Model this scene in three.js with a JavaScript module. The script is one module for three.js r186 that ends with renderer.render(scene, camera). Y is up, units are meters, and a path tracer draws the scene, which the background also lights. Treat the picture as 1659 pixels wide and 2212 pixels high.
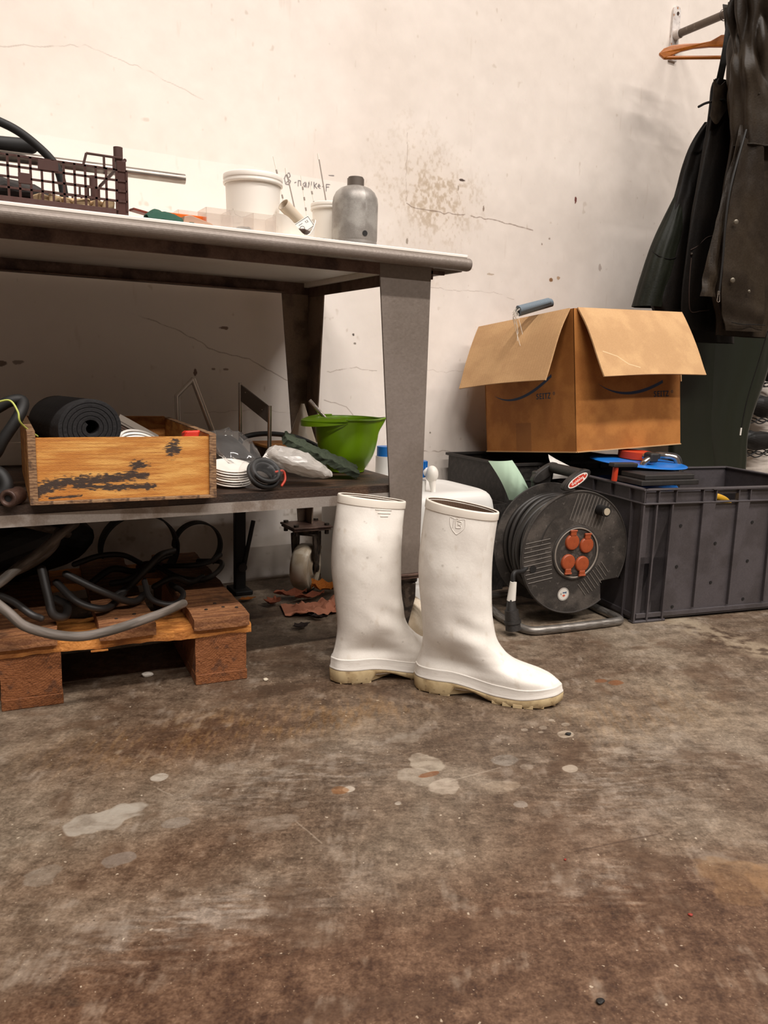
import * as THREE from 'three';
import { RoundedBoxGeometry } from 'three/addons/geometries/RoundedBoxGeometry.js';
import { mergeGeometries, mergeVertices, toCreasedNormals } from 'three/addons/utils/BufferGeometryUtils.js';
import { RectAreaLightUniformsLib } from 'three/addons/lights/RectAreaLightUniformsLib.js';

// ------------------------------------------------------------------ camera, light, exposure
// X runs along the back wall, Z comes out of the wall into the hall, Y is up; the wall plane is z = 0.
const scene = new THREE.Scene();
const D = Math.PI / 180;
const camera = new THREE.PerspectiveCamera(65.9, 1659 / 2212, 0.02, 60);
camera.rotation.order = 'YXZ';
camera.position.set(-0.841, 0.62, 2.119);
camera.rotation.set(-10.38 * D, -29.18 * D, 1.845 * D);
const renderer = new THREE.WebGLRenderer({ antialias: true });
renderer.toneMapping = THREE.LinearToneMapping;
renderer.toneMappingExposure = 1.0;
renderer.shadowMap.enabled = true;
renderer.shadowMap.type = THREE.PCFSoftShadowMap;
RectAreaLightUniformsLib.init();
scene.background = new THREE.Color(0x000000);
// rows of ceiling lamps: [x, z, length, brightness]
const LAMP_Y = 7.0;
const LAMPS = [
  [-2.6, 4.05, 2.6, 184], [0.5, 4.05, 2.6, 184], [3.6, 4.05, 2.6, 184],
  [-2.6, 8.0, 2.6, 172], [0.5, 8.0, 2.6, 172], [3.6, 8.0, 2.6, 172],
];
const LAMP_COLOR = new THREE.Color().setRGB(1.0, 0.935, 0.88);

// ------------------------------------------------------------------ helpers
let seed = 12345;
const rnd = () => { seed = (seed * 1664525 + 1013904223) >>> 0; return seed / 4294967296; };
const rr = (a, b) => a + (b - a) * rnd();
const V = (x, y, z) => new THREE.Vector3(x, y, z);
const HT = new Float32Array(65536); for (let i = 0; i < 65536; i++) HT[i] = rnd();
function vn(x, y) { // value noise 0..1
  const xi = Math.floor(x), yi = Math.floor(y); let fx = x - xi, fy = y - yi;
  fx = fx * fx * (3 - 2 * fx); fy = fy * fy * (3 - 2 * fy);
  const a = (xi & 255) | ((yi & 255) << 8), b = ((xi + 1) & 255) | ((yi & 255) << 8), c = (xi & 255) | (((yi + 1) & 255) << 8), d = ((xi + 1) & 255) | (((yi + 1) & 255) << 8);
  const p = HT[a] + (HT[b] - HT[a]) * fx, q = HT[c] + (HT[d] - HT[c]) * fx;
  return p + (q - p) * fy;
}
function fbm(x, y, o = 4) { let s = 0, a = 0.5, t = 0; for (let i = 0; i < o; i++) { s += a * vn(x, y); t += a; a *= 0.5; x = x * 2.03 + 17.3; y = y * 2.03 + 9.7; } return s / t; }
const sm = (a, b, x) => { const t = Math.min(1, Math.max(0, (x - a) / (b - a))); return t * t * (3 - 2 * t); };
const mix = (a, b, t) => [a[0] + (b[0] - a[0]) * t, a[1] + (b[1] - a[1]) * t, a[2] + (b[2] - a[2]) * t];
const hex = (h) => [(h >> 16) & 255, (h >> 8) & 255, h & 255];
function tex(w, h, fn, rep = 1, srgb = true) {
  const d = new Uint8Array(w * h * 4);
  for (let y = 0; y < h; y++) for (let x = 0; x < w; x++) {
    const c = fn(x / w, y / h, x, y), i = (y * w + x) * 4;
    if (typeof c === 'number') d[i] = d[i + 1] = d[i + 2] = Math.max(0, Math.min(255, c * 255));
    else { d[i] = Math.max(0, Math.min(255, c[0])); d[i + 1] = Math.max(0, Math.min(255, c[1])); d[i + 2] = Math.max(0, Math.min(255, c[2])); }
    d[i + 3] = 255;
  }
  const t = new THREE.DataTexture(d, w, h, THREE.RGBAFormat);
  t.magFilter = THREE.LinearFilter; t.minFilter = THREE.LinearMipmapLinearFilter; t.generateMipmaps = true;
  t.wrapS = t.wrapT = THREE.RepeatWrapping; t.repeat.set(1 / rep, 1 / rep);
  if (srgb) t.colorSpace = THREE.SRGBColorSpace;
  t.needsUpdate = true; return t;
}
function canvasTex(w, h, draw) {
  const c = document.createElement('canvas'); c.width = w; c.height = h; draw(c.getContext('2d'), w, h);
  const t = new THREE.CanvasTexture(c); t.colorSpace = THREE.SRGBColorSpace; t.magFilter = THREE.LinearFilter; return t;
}
// tiling helper: noise sampled on a torus-like lattice (period n cells)
function tn(u, v, n, s = 0) { const x = u * n, y = v * n; const xi = Math.floor(x), yi = Math.floor(y); let fx = x - xi, fy = y - yi; fx = fx * fx * (3 - 2 * fx); fy = fy * fy * (3 - 2 * fy); const g = (i, j) => HT[((((i % n) + n) % n) * 131 + (((j % n) + n) % n) * 977 + s * 7919) & 65535]; const p = g(xi, yi) + (g(xi + 1, yi) - g(xi, yi)) * fx, q = g(xi, yi + 1) + (g(xi + 1, yi + 1) - g(xi, yi + 1)) * fx; return p + (q - p) * fy; }
function tfbm(u, v, n, o, s = 0) { let r = 0, a = 0.5, t = 0; for (let i = 0; i < o; i++) { r += a * tn(u, v, n, s + i); t += a; a *= 0.5; n *= 2; } return r / t; }
// shared relief maps (metres)
const bumpFine = tex(256, 256, (u, v) => tfbm(u, v, 24, 3, 3), 0.1, false);
const bumpCoarse = tex(256, 256, (u, v) => tfbm(u, v, 6, 5, 5), 0.3, false);
// a mottled colour map: base colour, second colour, amount, cells per tile
function mottle(a, b, n = 6, rep = 0.3, lo = 0.35, hi = 0.7, grain = 10, s = 0) {
  const A = hex(a), B = hex(b);
  return tex(256, 256, (u, v) => { const t = sm(lo, hi, tfbm(u, v, n, 5, s)); const c = mix(A, B, t); const g = (tn(u, v, 128, s + 9) - 0.5) * grain; return [c[0] + g, c[1] + g, c[2] + g]; }, rep);
}
const std = (o) => new THREE.MeshStandardMaterial(o);
const phy = (o) => new THREE.MeshPhysicalMaterial(o);
const flat = (c, r = 0.6, m = 0, o = {}) => std({ color: c, roughness: r, metalness: m, ...o });
// --- geometry
function uvw(g, s = 1) { // box projection in metres
  g = g.index ? g.toNonIndexed() : g; const p = g.attributes.position, uv = new Float32Array(p.count * 2);
  const a = V(), b = V(), c = V(), n = V();
  for (let i = 0; i < p.count; i += 3) {
    a.fromBufferAttribute(p, i); b.fromBufferAttribute(p, i + 1); c.fromBufferAttribute(p, i + 2);
    n.copy(b).sub(a).cross(c.clone().sub(a)); const ax = Math.abs(n.x), ay = Math.abs(n.y), az = Math.abs(n.z);
    [a, b, c].forEach((q, k) => { let U, W; if (ax >= ay && ax >= az) { U = q.z; W = q.y; } else if (ay >= az) { U = q.x; W = q.z; } else { U = q.x; W = q.y; } uv[(i + k) * 2] = U * s; uv[(i + k) * 2 + 1] = W * s; });
  }
  g.setAttribute('uv', new THREE.BufferAttribute(uv, 2)); return g;
}
const rot = (g, x = 0, y = 0, z = 0) => { if (x) g.rotateX(x); if (y) g.rotateY(y); if (z) g.rotateZ(z); return g; };
const mv = (g, x = 0, y = 0, z = 0) => g.translate(x, y, z);
const bx = (w, h, d, x = 0, y = 0, z = 0, r = 0.0015) => { const m = Math.min(w, h, d); return mv(r > 0 ? new RoundedBoxGeometry(w, h, d, 2, Math.min(r, m * 0.45)) : new THREE.BoxGeometry(w, h, d), x, y, z); };
const clean = (g) => { g = g.index ? g.toNonIndexed() : g.clone(); for (const k of Object.keys(g.attributes)) if (!['position', 'normal', 'uv'].includes(k)) g.deleteAttribute(k); return g; };
const mg = (...l) => mergeGeometries(l.flat().map(clean));
const cyl = (r, h, x = 0, y = 0, z = 0, n = 24, r2 = r) => mv(new THREE.CylinderGeometry(r2, r, h, n), x, y, z);
function rod(a, b, r, n = 12, r2 = r) { const A = V(...a), B = V(...b), d = B.clone().sub(A); const g = new THREE.CylinderGeometry(r2, r, d.length(), n); g.applyQuaternion(new THREE.Quaternion().setFromUnitVectors(V(0, 1, 0), d.clone().normalize())); return mv(g, ...A.add(B).multiplyScalar(0.5).toArray()); }
function tube(pts, r, seg = 0, rad = 10, closed = false, tension = 0.5) { const c = new THREE.CatmullRomCurve3(pts.map(p => V(...p)), closed, 'catmullrom', tension); const g = new THREE.TubeGeometry(c, seg || pts.length * 8, r, rad, closed); if (closed) return g; const caps = [0, 1].map(t => { const s = new THREE.SphereGeometry(r, rad, 6); return mv(s, ...c.getPoint(t).toArray()); }); return mg(g, ...caps); }
const lathe = (pts, n = 48, a0 = 0, al = Math.PI * 2) => new THREE.LatheGeometry(pts.map(p => new THREE.Vector2(p[0], p[1])), n, a0, al);
function shape(pts, holes = []) { const s = new THREE.Shape(pts.map(p => new THREE.Vector2(p[0], p[1]))); for (const h of holes) s.holes.push(new THREE.Path(h.map(p => new THREE.Vector2(p[0], p[1])))); return s; }
const ext = (pts, d, bev = 0, holes = []) => new THREE.ExtrudeGeometry(shape(pts, holes), { depth: d, bevelEnabled: bev > 0, bevelSize: bev, bevelThickness: bev, bevelSegments: 2, bevelOffset: -bev, curveSegments: 16 });
const circ = (r, n = 32, cx = 0, cy = 0, a0 = 0, a1 = Math.PI * 2) => Array.from({ length: n }, (_, i) => { const t = a0 + (a1 - a0) * i / (a1 - a0 >= 6.28 ? n : n - 1); return [cx + r * Math.cos(t), cy + r * Math.sin(t)]; });
// grid surface from a function, optional thickness along the normal
function grid(nu, nv, fn, thick = 0, closeU = false) {
  const P = []; for (let j = 0; j <= nv; j++) for (let i = 0; i <= nu; i++) P.push(fn(i / nu, j / nv));
  const W = nu + 1, idx = [], pos = [], uv = [];
  P.forEach((p, k) => { pos.push(p[0], p[1], p[2]); uv.push((k % W) / nu, Math.floor(k / W) / nv); });
  for (let j = 0; j < nv; j++) for (let i = 0; i < nu; i++) { const a = j * W + i, b = a + 1, c = a + W, d = c + 1; idx.push(a, b, d, a, d, c); }
  let g = new THREE.BufferGeometry(); g.setAttribute('position', new THREE.Float32BufferAttribute(pos, 3)); g.setAttribute('uv', new THREE.Float32BufferAttribute(uv, 2)); g.setIndex(idx); g.computeVertexNormals();
  if (closeU) { const n = g.attributes.normal; for (let j = 0; j <= nv; j++) { const a = j * W, b = a + nu; const x = n.getX(a) + n.getX(b), y = n.getY(a) + n.getY(b), z = n.getZ(a) + n.getZ(b), l = Math.hypot(x, y, z) || 1; n.setXYZ(a, x / l, y / l, z / l); n.setXYZ(b, x / l, y / l, z / l); } }
  if (!thick) return g;
  const n = g.attributes.normal, N = P.length; const pos2 = pos.slice(), uv2 = uv.concat(uv), idx2 = idx.slice();
  for (let k = 0; k < N; k++) pos2.push(pos[k * 3] - n.getX(k) * thick, pos[k * 3 + 1] - n.getY(k) * thick, pos[k * 3 + 2] - n.getZ(k) * thick);
  for (let k = 0; k < idx.length; k += 3) idx2.push(N + idx[k], N + idx[k + 2], N + idx[k + 1]);
  const edge = (a, b) => idx2.push(a, N + a, b, b, N + a, N + b);
  for (let i = 0; i < nu; i++) { edge(i + 1, i); edge(nv * W + i, nv * W + i + 1); }
  if (!closeU) for (let j = 0; j < nv; j++) { edge(j * W, (j + 1) * W); edge((j + 1) * W + nu, j * W + nu); }
  g = new THREE.BufferGeometry(); g.setAttribute('position', new THREE.Float32BufferAttribute(pos2, 3)); g.setAttribute('uv', new THREE.Float32BufferAttribute(uv2, 2)); g.setIndex(idx2);
  return toCreasedNormals(g, 50 * D);
}
// loft through rings of points (each ring: array of [x,y,z]), closed around, capped if asked
function loft(rings, cap = 0) {
  const n = rings[0].length; const g = grid(n, rings.length - 1, (u, v) => { const r = rings[Math.round(v * (rings.length - 1))]; return r[Math.round(u * n) % n]; }, 0, true);
  if (!cap) return g;
  const out = [g];
  const doCap = (r, up) => { const c = [0, 0, 0]; r.forEach(p => { c[0] += p[0] / n; c[1] += p[1] / n; c[2] += p[2] / n; }); const pos = [], uv = []; for (let i = 0; i < n; i++) { const a = r[i], b = r[(i + 1) % n]; const t = up ? [c, a, b] : [c, b, a]; t.forEach(q => { pos.push(...q); uv.push(0.5, 0.5); }); } const h = new THREE.BufferGeometry(); h.setAttribute('position', new THREE.Float32BufferAttribute(pos, 3)); h.setAttribute('uv', new THREE.Float32BufferAttribute(uv, 2)); h.computeVertexNormals(); out.push(h); };
  if (cap & 1) doCap(rings[0], false); if (cap & 2) doCap(rings[rings.length - 1], true);
  return mg(...out);
}
// mirror-safe transform: keeps faces turned outwards
function flipped(g) { g = clean(g); for (const k of ['position', 'normal', 'uv']) { const a = g.attributes[k]; if (!a) continue; const n = a.itemSize, t = a.array; for (let i = 0; i < a.count; i += 3) for (let c = 0; c < n; c++) { const x = t[(i + 1) * n + c]; t[(i + 1) * n + c] = t[(i + 2) * n + c]; t[(i + 2) * n + c] = x; } } const nr = g.attributes.normal; if (nr) for (let i = 0; i < nr.array.length; i++) nr.array[i] *= 1; g.deleteAttribute('normal'); return toCreasedNormals(g, 50 * D); }
function jitter(g, amp, f) { const p = g.attributes.position; for (let i = 0; i < p.count; i++) { const x = p.getX(i), y = p.getY(i), z = p.getZ(i); p.setXYZ(i, x + (fbm(y * f + 3, z * f + 7, 2) - 0.5) * amp, y + (fbm(x * f + 11, z * f + 1, 2) - 0.5) * amp, z + (fbm(x * f + 5, y * f + 13, 2) - 0.5) * amp); } g.computeVertexNormals(); return g; }
// piecewise-linear lookup
const pw = (t, y) => { if (y <= t[0][0]) return t[0][1]; for (let i = 1; i < t.length; i++) if (y <= t[i][0]) { const k = (y - t[i - 1][0]) / (t[i][0] - t[i - 1][0]); return t[i - 1][1] + (t[i][1] - t[i - 1][1]) * k; } return t[t.length - 1][1]; };
const cr = (t, y) => { // smooth lookup (monotone-ish catmull)
  const n = t.length; if (y <= t[0][0]) return t[0][1]; if (y >= t[n - 1][0]) return t[n - 1][1];
  let i = 1; while (y > t[i][0]) i++; const a = t[Math.max(0, i - 2)], b = t[i - 1], c = t[i], d = t[Math.min(n - 1, i + 1)];
  const h = c[0] - b[0], k = (y - b[0]) / h, m0 = (c[1] - a[1]) / (c[0] - a[0]) * h, m1 = (d[1] - b[1]) / (d[0] - b[0]) * h;
  const k2 = k * k, k3 = k2 * k; return (2 * k3 - 3 * k2 + 1) * b[1] + (k3 - 2 * k2 + k) * m0 + (-2 * k3 + 3 * k2) * c[1] + (k3 - k2) * m1;
};
// --- scene graph
const taken = {};
function numbered(n) { if (!(n in taken)) { taken[n] = 0; return n; } taken[n]++; return n + '_' + String(taken[n]).padStart(3, '0'); }
function thing(name, label, category, pos = [0, 0, 0], ry = 0, group = null) {
  const o = new THREE.Group(); o.name = numbered(name); o.position.set(...pos); o.rotation.y = ry; o.userData = { label, category }; if (group) o.userData.group = group; scene.add(o); return o;
}
function part(parent, name, geo, mat, label) { const m = new THREE.Mesh(geo, mat); m.name = name; m.castShadow = m.receiveShadow = true; if (label) m.userData.label = label; parent.add(m); return m; }
function sub(parent, name) { const g = new THREE.Group(); g.name = name; parent.add(g); return g; }
function solo(name, label, category, geo, mat, pos = [0, 0, 0], ry = 0, group = null) { const m = new THREE.Mesh(geo, mat); m.name = numbered(name); m.castShadow = m.receiveShadow = true; m.position.set(...pos); m.rotation.y = ry; m.userData = { label, category }; if (group) m.userData.group = group; scene.add(m); return m; }
function struct(name, geo, mat) { const m = new THREE.Mesh(geo, mat); m.name = name; m.castShadow = m.receiveShadow = true; m.userData = { kind: 'structure' }; scene.add(m); return m; }

// ------------------------------------------------------------------ the hall: floor, walls, ceiling, lamps
const stampBlob = (x, y, bx_, by_, rx, ry, f = 9, amp = 0.55) => { // 0..1 irregular patch
  const dx = (x - bx_) / rx, dy = (y - by_) / ry; const d = Math.hypot(dx, dy); if (d > 1.9) return 0;
  return 1 - sm(0.82, 0.98, d + (fbm(x * f + bx_ * 31, y * f + by_ * 17, 3) - 0.5) * amp * 2);
};
const segD = (x, y, a, b) => { const vx = b[0] - a[0], vy = b[1] - a[1]; const t = Math.max(0, Math.min(1, ((x - a[0]) * vx + (y - a[1]) * vy) / (vx * vx + vy * vy))); return Math.hypot(x - a[0] - vx * t, y - a[1] - vy * t); };
const BLOT = [ // x, z, rx, rz, colour, strength : paint and filler splashes on the concrete
  [-0.68, 1.083, 0.05, 0.03, [168, 163, 155], 0.85, 26], [-0.648, 1.066, 0.03, 0.016, [168, 163, 155], 0.8, 30], [-0.2, 1.135, 0.026, 0.028, [176, 168, 155], 0.75, 34], [-0.235, 1.17, 0.028, 0.03, [168, 160, 148], 0.55, 34], [-0.211, 1.208, 0.026, 0.022, [180, 170, 158], 0.75, 30],
  [-0.213, 1.169, 0.018, 0.007, [120, 70, 38], 0.8, 40], [0.329, 1.02, 0.02, 0.014, [128, 76, 42], 0.7, 40], [0.31, 1.0, 0.014, 0.008, [128, 76, 42], 0.6, 40],
  [-0.348, 1.154, 0.012, 0.01, [205, 198, 188], 0.9, 20], [-0.362, 1.15, 0.016, 0.013, [132, 82, 40], 0.6, 30], [-0.59, 1.001, 0.011, 0.01, [185, 180, 172], 0.8, 30], [-0.3, 1.22, 0.009, 0.008, [185, 180, 172], 0.8, 20],
  [0.075, 1.153, 0.016, 0.013, [186, 176, 162], 0.8, 20], [-0.002, 1.25, 0.016, 0.012, [180, 170, 158], 0.8, 20], [-0.081, 1.179, 0.026, 0.02, [150, 150, 148], 0.5, 30], [-0.06, 1.215, 0.013, 0.01, [165, 155, 145], 0.6, 30], [-0.769, 1.171, 0.024, 0.018, [140, 134, 126], 0.5, 40],
  [0.02, 1.11, 0.008, 0.006, [180, 172, 160], 0.8, 20], [0.055, 1.118, 0.008, 0.006, [180, 172, 160], 0.7, 20], [0.04, 1.13, 0.007, 0.005, [180, 172, 160], 0.7, 20], [0.09, 1.1, 0.007, 0.006, [180, 172, 160], 0.7, 20], [0.1, 1.125, 0.01, 0.007, [176, 168, 156], 0.6, 20],
  [-0.257, 0.687, 0.035, 0.04, [66, 52, 40], 0.5, 46], [-0.309, 0.767, 0.05, 0.032, [62, 46, 33], 0.55, 46], [-0.125, 0.629, 0.025, 0.025, [64, 50, 38], 0.6, 50], [0.001, 1.562, 0.05, 0.05, [146, 114, 78], 0.4, 30], [0.05, 1.59, 0.05, 0.04, [148, 114, 78], 0.35, 30],
  [-0.135, 1.25, 0.03, 0.02, [172, 158, 140], 0.35, 50], [-0.48, 1.19, 0.04, 0.02, [150, 142, 134], 0.4, 40], [-0.43, 1.16, 0.02, 0.012, [150, 142, 134], 0.4, 40], [-0.6, 1.13, 0.02, 0.012, [140, 136, 132], 0.45, 40], [-0.68, 1.18, 0.02, 0.013, [140, 138, 138], 0.45, 40],
  [-0.19, 1.05, 0.03, 0.02, [150, 142, 130], 0.4, 40], [-0.14, 1.3, 0.012, 0.01, [165, 160, 155], 0.6, 30], [0.0, 1.33, 0.02, 0.008, [175, 165, 155], 0.4, 40], [0.12, 1.24, 0.016, 0.01, [160, 150, 138], 0.4, 40],
];
const SCRATCH = [[[-0.205, 1.2], [-0.1, 1.2], 0.0012, 0.4], [[-0.149, 1.423], [-0.009, 1.445], 0.0013, -0.45], [[-0.6, 1.03], [-0.585, 1.06], 0.0015, 0.35], [[-0.45, 1.2], [-0.44, 1.26], 0.0012, 0.35], [[-0.72, 0.96], [-0.66, 0.95], 0.001, 0.3], [[0.62, 0.86], [0.9, 1.2], 0.0014, -0.3]];
const hash2 = (i, j, k) => HT[(Math.imul(i, 374761) ^ Math.imul(j, 668265) ^ Math.imul(k, 97531) ^ (Math.imul(i + j, 1274126) >>> 7)) & 65535];
function speck(x, z, n, prob, k, rmin, rmax) { // scattered crumbs: one candidate per cell, own offset and size
  const ci = Math.floor(x * n), cj = Math.floor(z * n); if (hash2(ci, cj, k) > prob) return 0;
  const ox = 0.3 + 0.4 * hash2(ci, cj, k + 1), oz = 0.3 + 0.4 * hash2(ci, cj, k + 2), r = rmin + (rmax - rmin) * hash2(ci, cj, k + 3) ** 2, an = hash2(ci, cj, k + 4) * 3.14;
  let dx = (x * n - ci - ox) / n, dz = (z * n - cj - oz) / n; const u = dx * Math.cos(an) + dz * Math.sin(an), v = -dx * Math.sin(an) + dz * Math.cos(an); const d = Math.hypot(u, v * 1.7);
  return d < r ? 1 : 0;
}
function floorColor(x, z) {
  const wx = x + (vn(x * 9, z * 9) - 0.5) * 0.05, wz = z + (vn(x * 9 + 40, z * 9 + 7) - 0.5) * 0.05;
  const big = fbm(wx * 2.1 + 3.1, wz * 2.6 + 8.4, 3), mid = fbm(wx * 8 + 1.7, wz * 9 + 4.2, 5), fine = fbm(x * 44, z * 52, 4);
  const s1 = fbm((x * 0.9 + z * 0.4) * 46, (z * 0.9 - x * 0.4) * 190, 3), s2 = fbm((x * 0.5 - z * 0.85) * 40 + 9, (z * 0.5 + x * 0.85) * 170, 3), gr = vn(x * 620, z * 680), gr2 = vn(x * 260 + 5, z * 280);
  let c = mix([96, 80, 66], [132, 120, 106], sm(0.3, 0.7, mid * 0.6 + big * 0.4));
  // brown grime, plus standing shade painted in towards the hall
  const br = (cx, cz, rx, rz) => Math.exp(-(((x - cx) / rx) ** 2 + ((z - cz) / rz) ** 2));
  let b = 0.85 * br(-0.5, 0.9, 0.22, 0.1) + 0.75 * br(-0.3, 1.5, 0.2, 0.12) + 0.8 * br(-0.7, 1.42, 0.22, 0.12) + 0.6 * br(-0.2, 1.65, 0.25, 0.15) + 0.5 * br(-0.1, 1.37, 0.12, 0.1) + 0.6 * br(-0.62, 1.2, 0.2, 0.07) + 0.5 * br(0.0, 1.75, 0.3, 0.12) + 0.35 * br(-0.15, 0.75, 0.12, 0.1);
  b += 0.85 * sm(0.12, -0.25, x - (z - 1.45) * 0.8) * sm(1.25, 1.5, z + (big - 0.5) * 0.5) * sm(0.32, 0.58, fbm(x * 4 + 50, z * 5 + 3, 4)); // more brown grime mixed with the photographer's shadow, painted towards the hall
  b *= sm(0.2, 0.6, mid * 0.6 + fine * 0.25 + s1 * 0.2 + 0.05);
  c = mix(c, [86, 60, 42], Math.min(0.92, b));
  const ochre = br(-0.5, 0.88, 0.2, 0.07) + 0.8 * br(-0.22, 0.92, 0.14, 0.06) + 0.4 * br(0.25, 1.15, 0.2, 0.1); c = mix(c, [124, 94, 60], Math.min(0.6, ochre * sm(0.4, 0.7, s2 * 0.5 + mid * 0.5)));
  const gray = br(-0.4, 1.1, 0.16, 0.07) + 0.7 * br(0.05, 1.3, 0.22, 0.12) + 0.8 * br(-0.66, 1.33, 0.12, 0.05) + 0.6 * br(-0.16, 1.5, 0.1, 0.05) + 0.5 * br(-0.5, 1.35, 0.1, 0.05);
  c = mix(c, [142, 135, 129], Math.min(0.66, gray * sm(0.35, 0.68, mid * 0.6 + s1 * 0.4)));
  // clouding, trowel streaks and grain
  const k = (fine - 0.5) * 58 + (s1 - 0.5) * 22 + (s2 - 0.5) * 18 + (gr2 - 0.5) * 24 + (gr - 0.5) * 30;
  c = [c[0] + k, c[1] + k * 0.97, c[2] + k * 0.92];
  const st = sm(0.58, 0.78, fbm(wx * 15 + 40, wz * 19 + 2, 5)); c = mix(c, [74, 52, 36], st * 0.42);
  const lt = sm(0.56, 0.8, fbm(wx * 24 + 11, wz * 30 + 60, 5) * 0.75 + s2 * 0.25); c = mix(c, [160, 152, 144], lt * 0.45);
  for (const q of BLOT) { if (Math.abs(x - q[0]) > q[2] * 2 || Math.abs(z - q[1]) > q[3] * 2) continue; const s = stampBlob(x, z, q[0], q[1], q[2], q[3], q[6]); if (s > 0) { const m = 0.62 + 0.38 * sm(0.3, 0.65, fine * 0.6 + s1 * 0.4); c = mix(c, q[4], s * q[5] * m); } }
  // worn strip across the floor right of the grey tote
  const sd = (x - 0.76) * 0.94 - (z - 0.8) * 0.03; const w1 = Math.abs(sd - 0.02 + (fine - 0.5) * 0.02);
  if (z > 0.72) c = mix(c, [172, 160, 140], (1 - sm(0.03, 0.065, w1)) * 0.6 * sm(0.25, 0.6, fine));
  for (const s of SCRATCH) { const d = segD(x + (fine - 0.5) * 0.004, z, s[0], s[1]); if (d < s[2] * 2) { const t = (1 - sm(s[2] * 0.4, s[2] * 1.4, d)) * Math.abs(s[3]); c = mix(c, s[3] > 0 ? [190, 182, 170] : [55, 38, 28], t); } }
  // grit: pale crumbs of several sizes and dark pores
  if (speck(x, z, 60, 0.1, 11, 0.0006, 0.0024)) c = mix(c, [206, 196, 180], 0.75); else if (speck(x + 3, z, 140, 0.16, 31, 0.0004, 0.0012)) c = mix(c, [186, 172, 152], 0.6);
  if (speck(x + 7, z, 90, 0.1, 51, 0.0004, 0.0013)) c = mix(c, [46, 34, 27], 0.6);
  return c;
}
const concreteBump = tex(512, 512, (u, v) => tfbm(u, v, 40, 4, 2) * 0.7 + tfbm(u, v, 8, 3, 8) * 0.3, 0.25, false);
const floorGroup = new THREE.Group(); floorGroup.name = 'floor'; floorGroup.userData = { kind: 'structure' }; scene.add(floorGroup);
function slab(x0, x1, z0, z1, w, h) {
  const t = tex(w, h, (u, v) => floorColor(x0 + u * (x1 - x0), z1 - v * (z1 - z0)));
  t.wrapS = t.wrapT = THREE.ClampToEdgeWrapping;
  const g = new THREE.BoxGeometry(x1 - x0, 0.1, z1 - z0); const b = concreteBump.clone(); b.repeat.set((x1 - x0) / 0.25, (z1 - z0) / 0.25); b.needsUpdate = true;
  mv(g, (x0 + x1) / 2, -0.05, (z0 + z1) / 2);
  part(floorGroup, 'slab', g, std({ map: t, color: 0xf0ebe4, roughness: 0.55, bumpMap: b, bumpScale: 0.0009 }));
}
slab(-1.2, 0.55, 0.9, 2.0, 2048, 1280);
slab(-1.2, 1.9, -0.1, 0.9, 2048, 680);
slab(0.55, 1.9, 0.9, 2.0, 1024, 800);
const plainConcrete = std({ map: mottle(0x5c5046, 0x80776c, 5, 1.2), color: 0xf0ebe4, roughness: 0.6 });
for (const [x0, x1, z0, z1] of [[-6, -1.2, -0.1, 2], [1.9, 6, -0.1, 2], [-6, 6, 2, 11]]) part(floorGroup, 'slab', uvw(bx(x1 - x0, 0.1, z1 - z0, (x0 + x1) / 2, -0.05, (z0 + z1) / 2, 0)), plainConcrete);

// back wall: painted plaster with stains, cracks, scuffs and a scribbled line of writing
const WX0 = -1.05, WX1 = 2.45, WY1 = 2.3;
const CR = [ // cracks: polylines in wall metres, half width, darkness
  [[[0.385, 1.095], [0.4, 1.085], [0.5, 1.082], [0.6, 1.088], [0.7, 1.082], [0.78, 1.076], [0.86, 1.072]], 0.0011, 0.55], [[[0.38, 1.29], [0.378, 1.2], [0.383, 1.1]], 0.0007, 0.3],
  [[[-0.69, 1.30], [-0.5, 1.34], [-0.35, 1.31], [-0.22, 1.27]], 0.0008, 0.22], [[[-0.42, 0.735], [-0.3, 0.7], [-0.2, 0.65], [-0.1, 0.63], [0.02, 0.57]], 0.0009, 0.4], [[[0.14, 0.6], [0.22, 0.615], [0.3, 0.607]], 0.0008, 0.35], [[[0.13, 0.52], [0.2, 0.5], [0.25, 0.45]], 0.0009, 0.4],
  [[[0.3, 0.36], [0.45, 0.362], [0.56, 0.36], [0.62, 0.352]], 0.001, 0.4], [[[0.42, 0.87], [0.55, 0.86], [0.72, 0.865], [0.8, 0.85]], 0.0007, 0.25], [[[0.55, 0.3], [0.57, 0.2], [0.56, 0.08]], 0.0008, 0.3], [[[0.4, 0.62], [0.55, 0.61], [0.66, 0.62]], 0.0007, 0.2],
  [[[-0.28, 0.48], [-0.1, 0.49], [0.05, 0.482]], 0.0007, 0.2], [[[0.25, 0.28], [0.3, 0.36], [0.36, 0.42]], 0.0012, 0.12],
];
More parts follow.
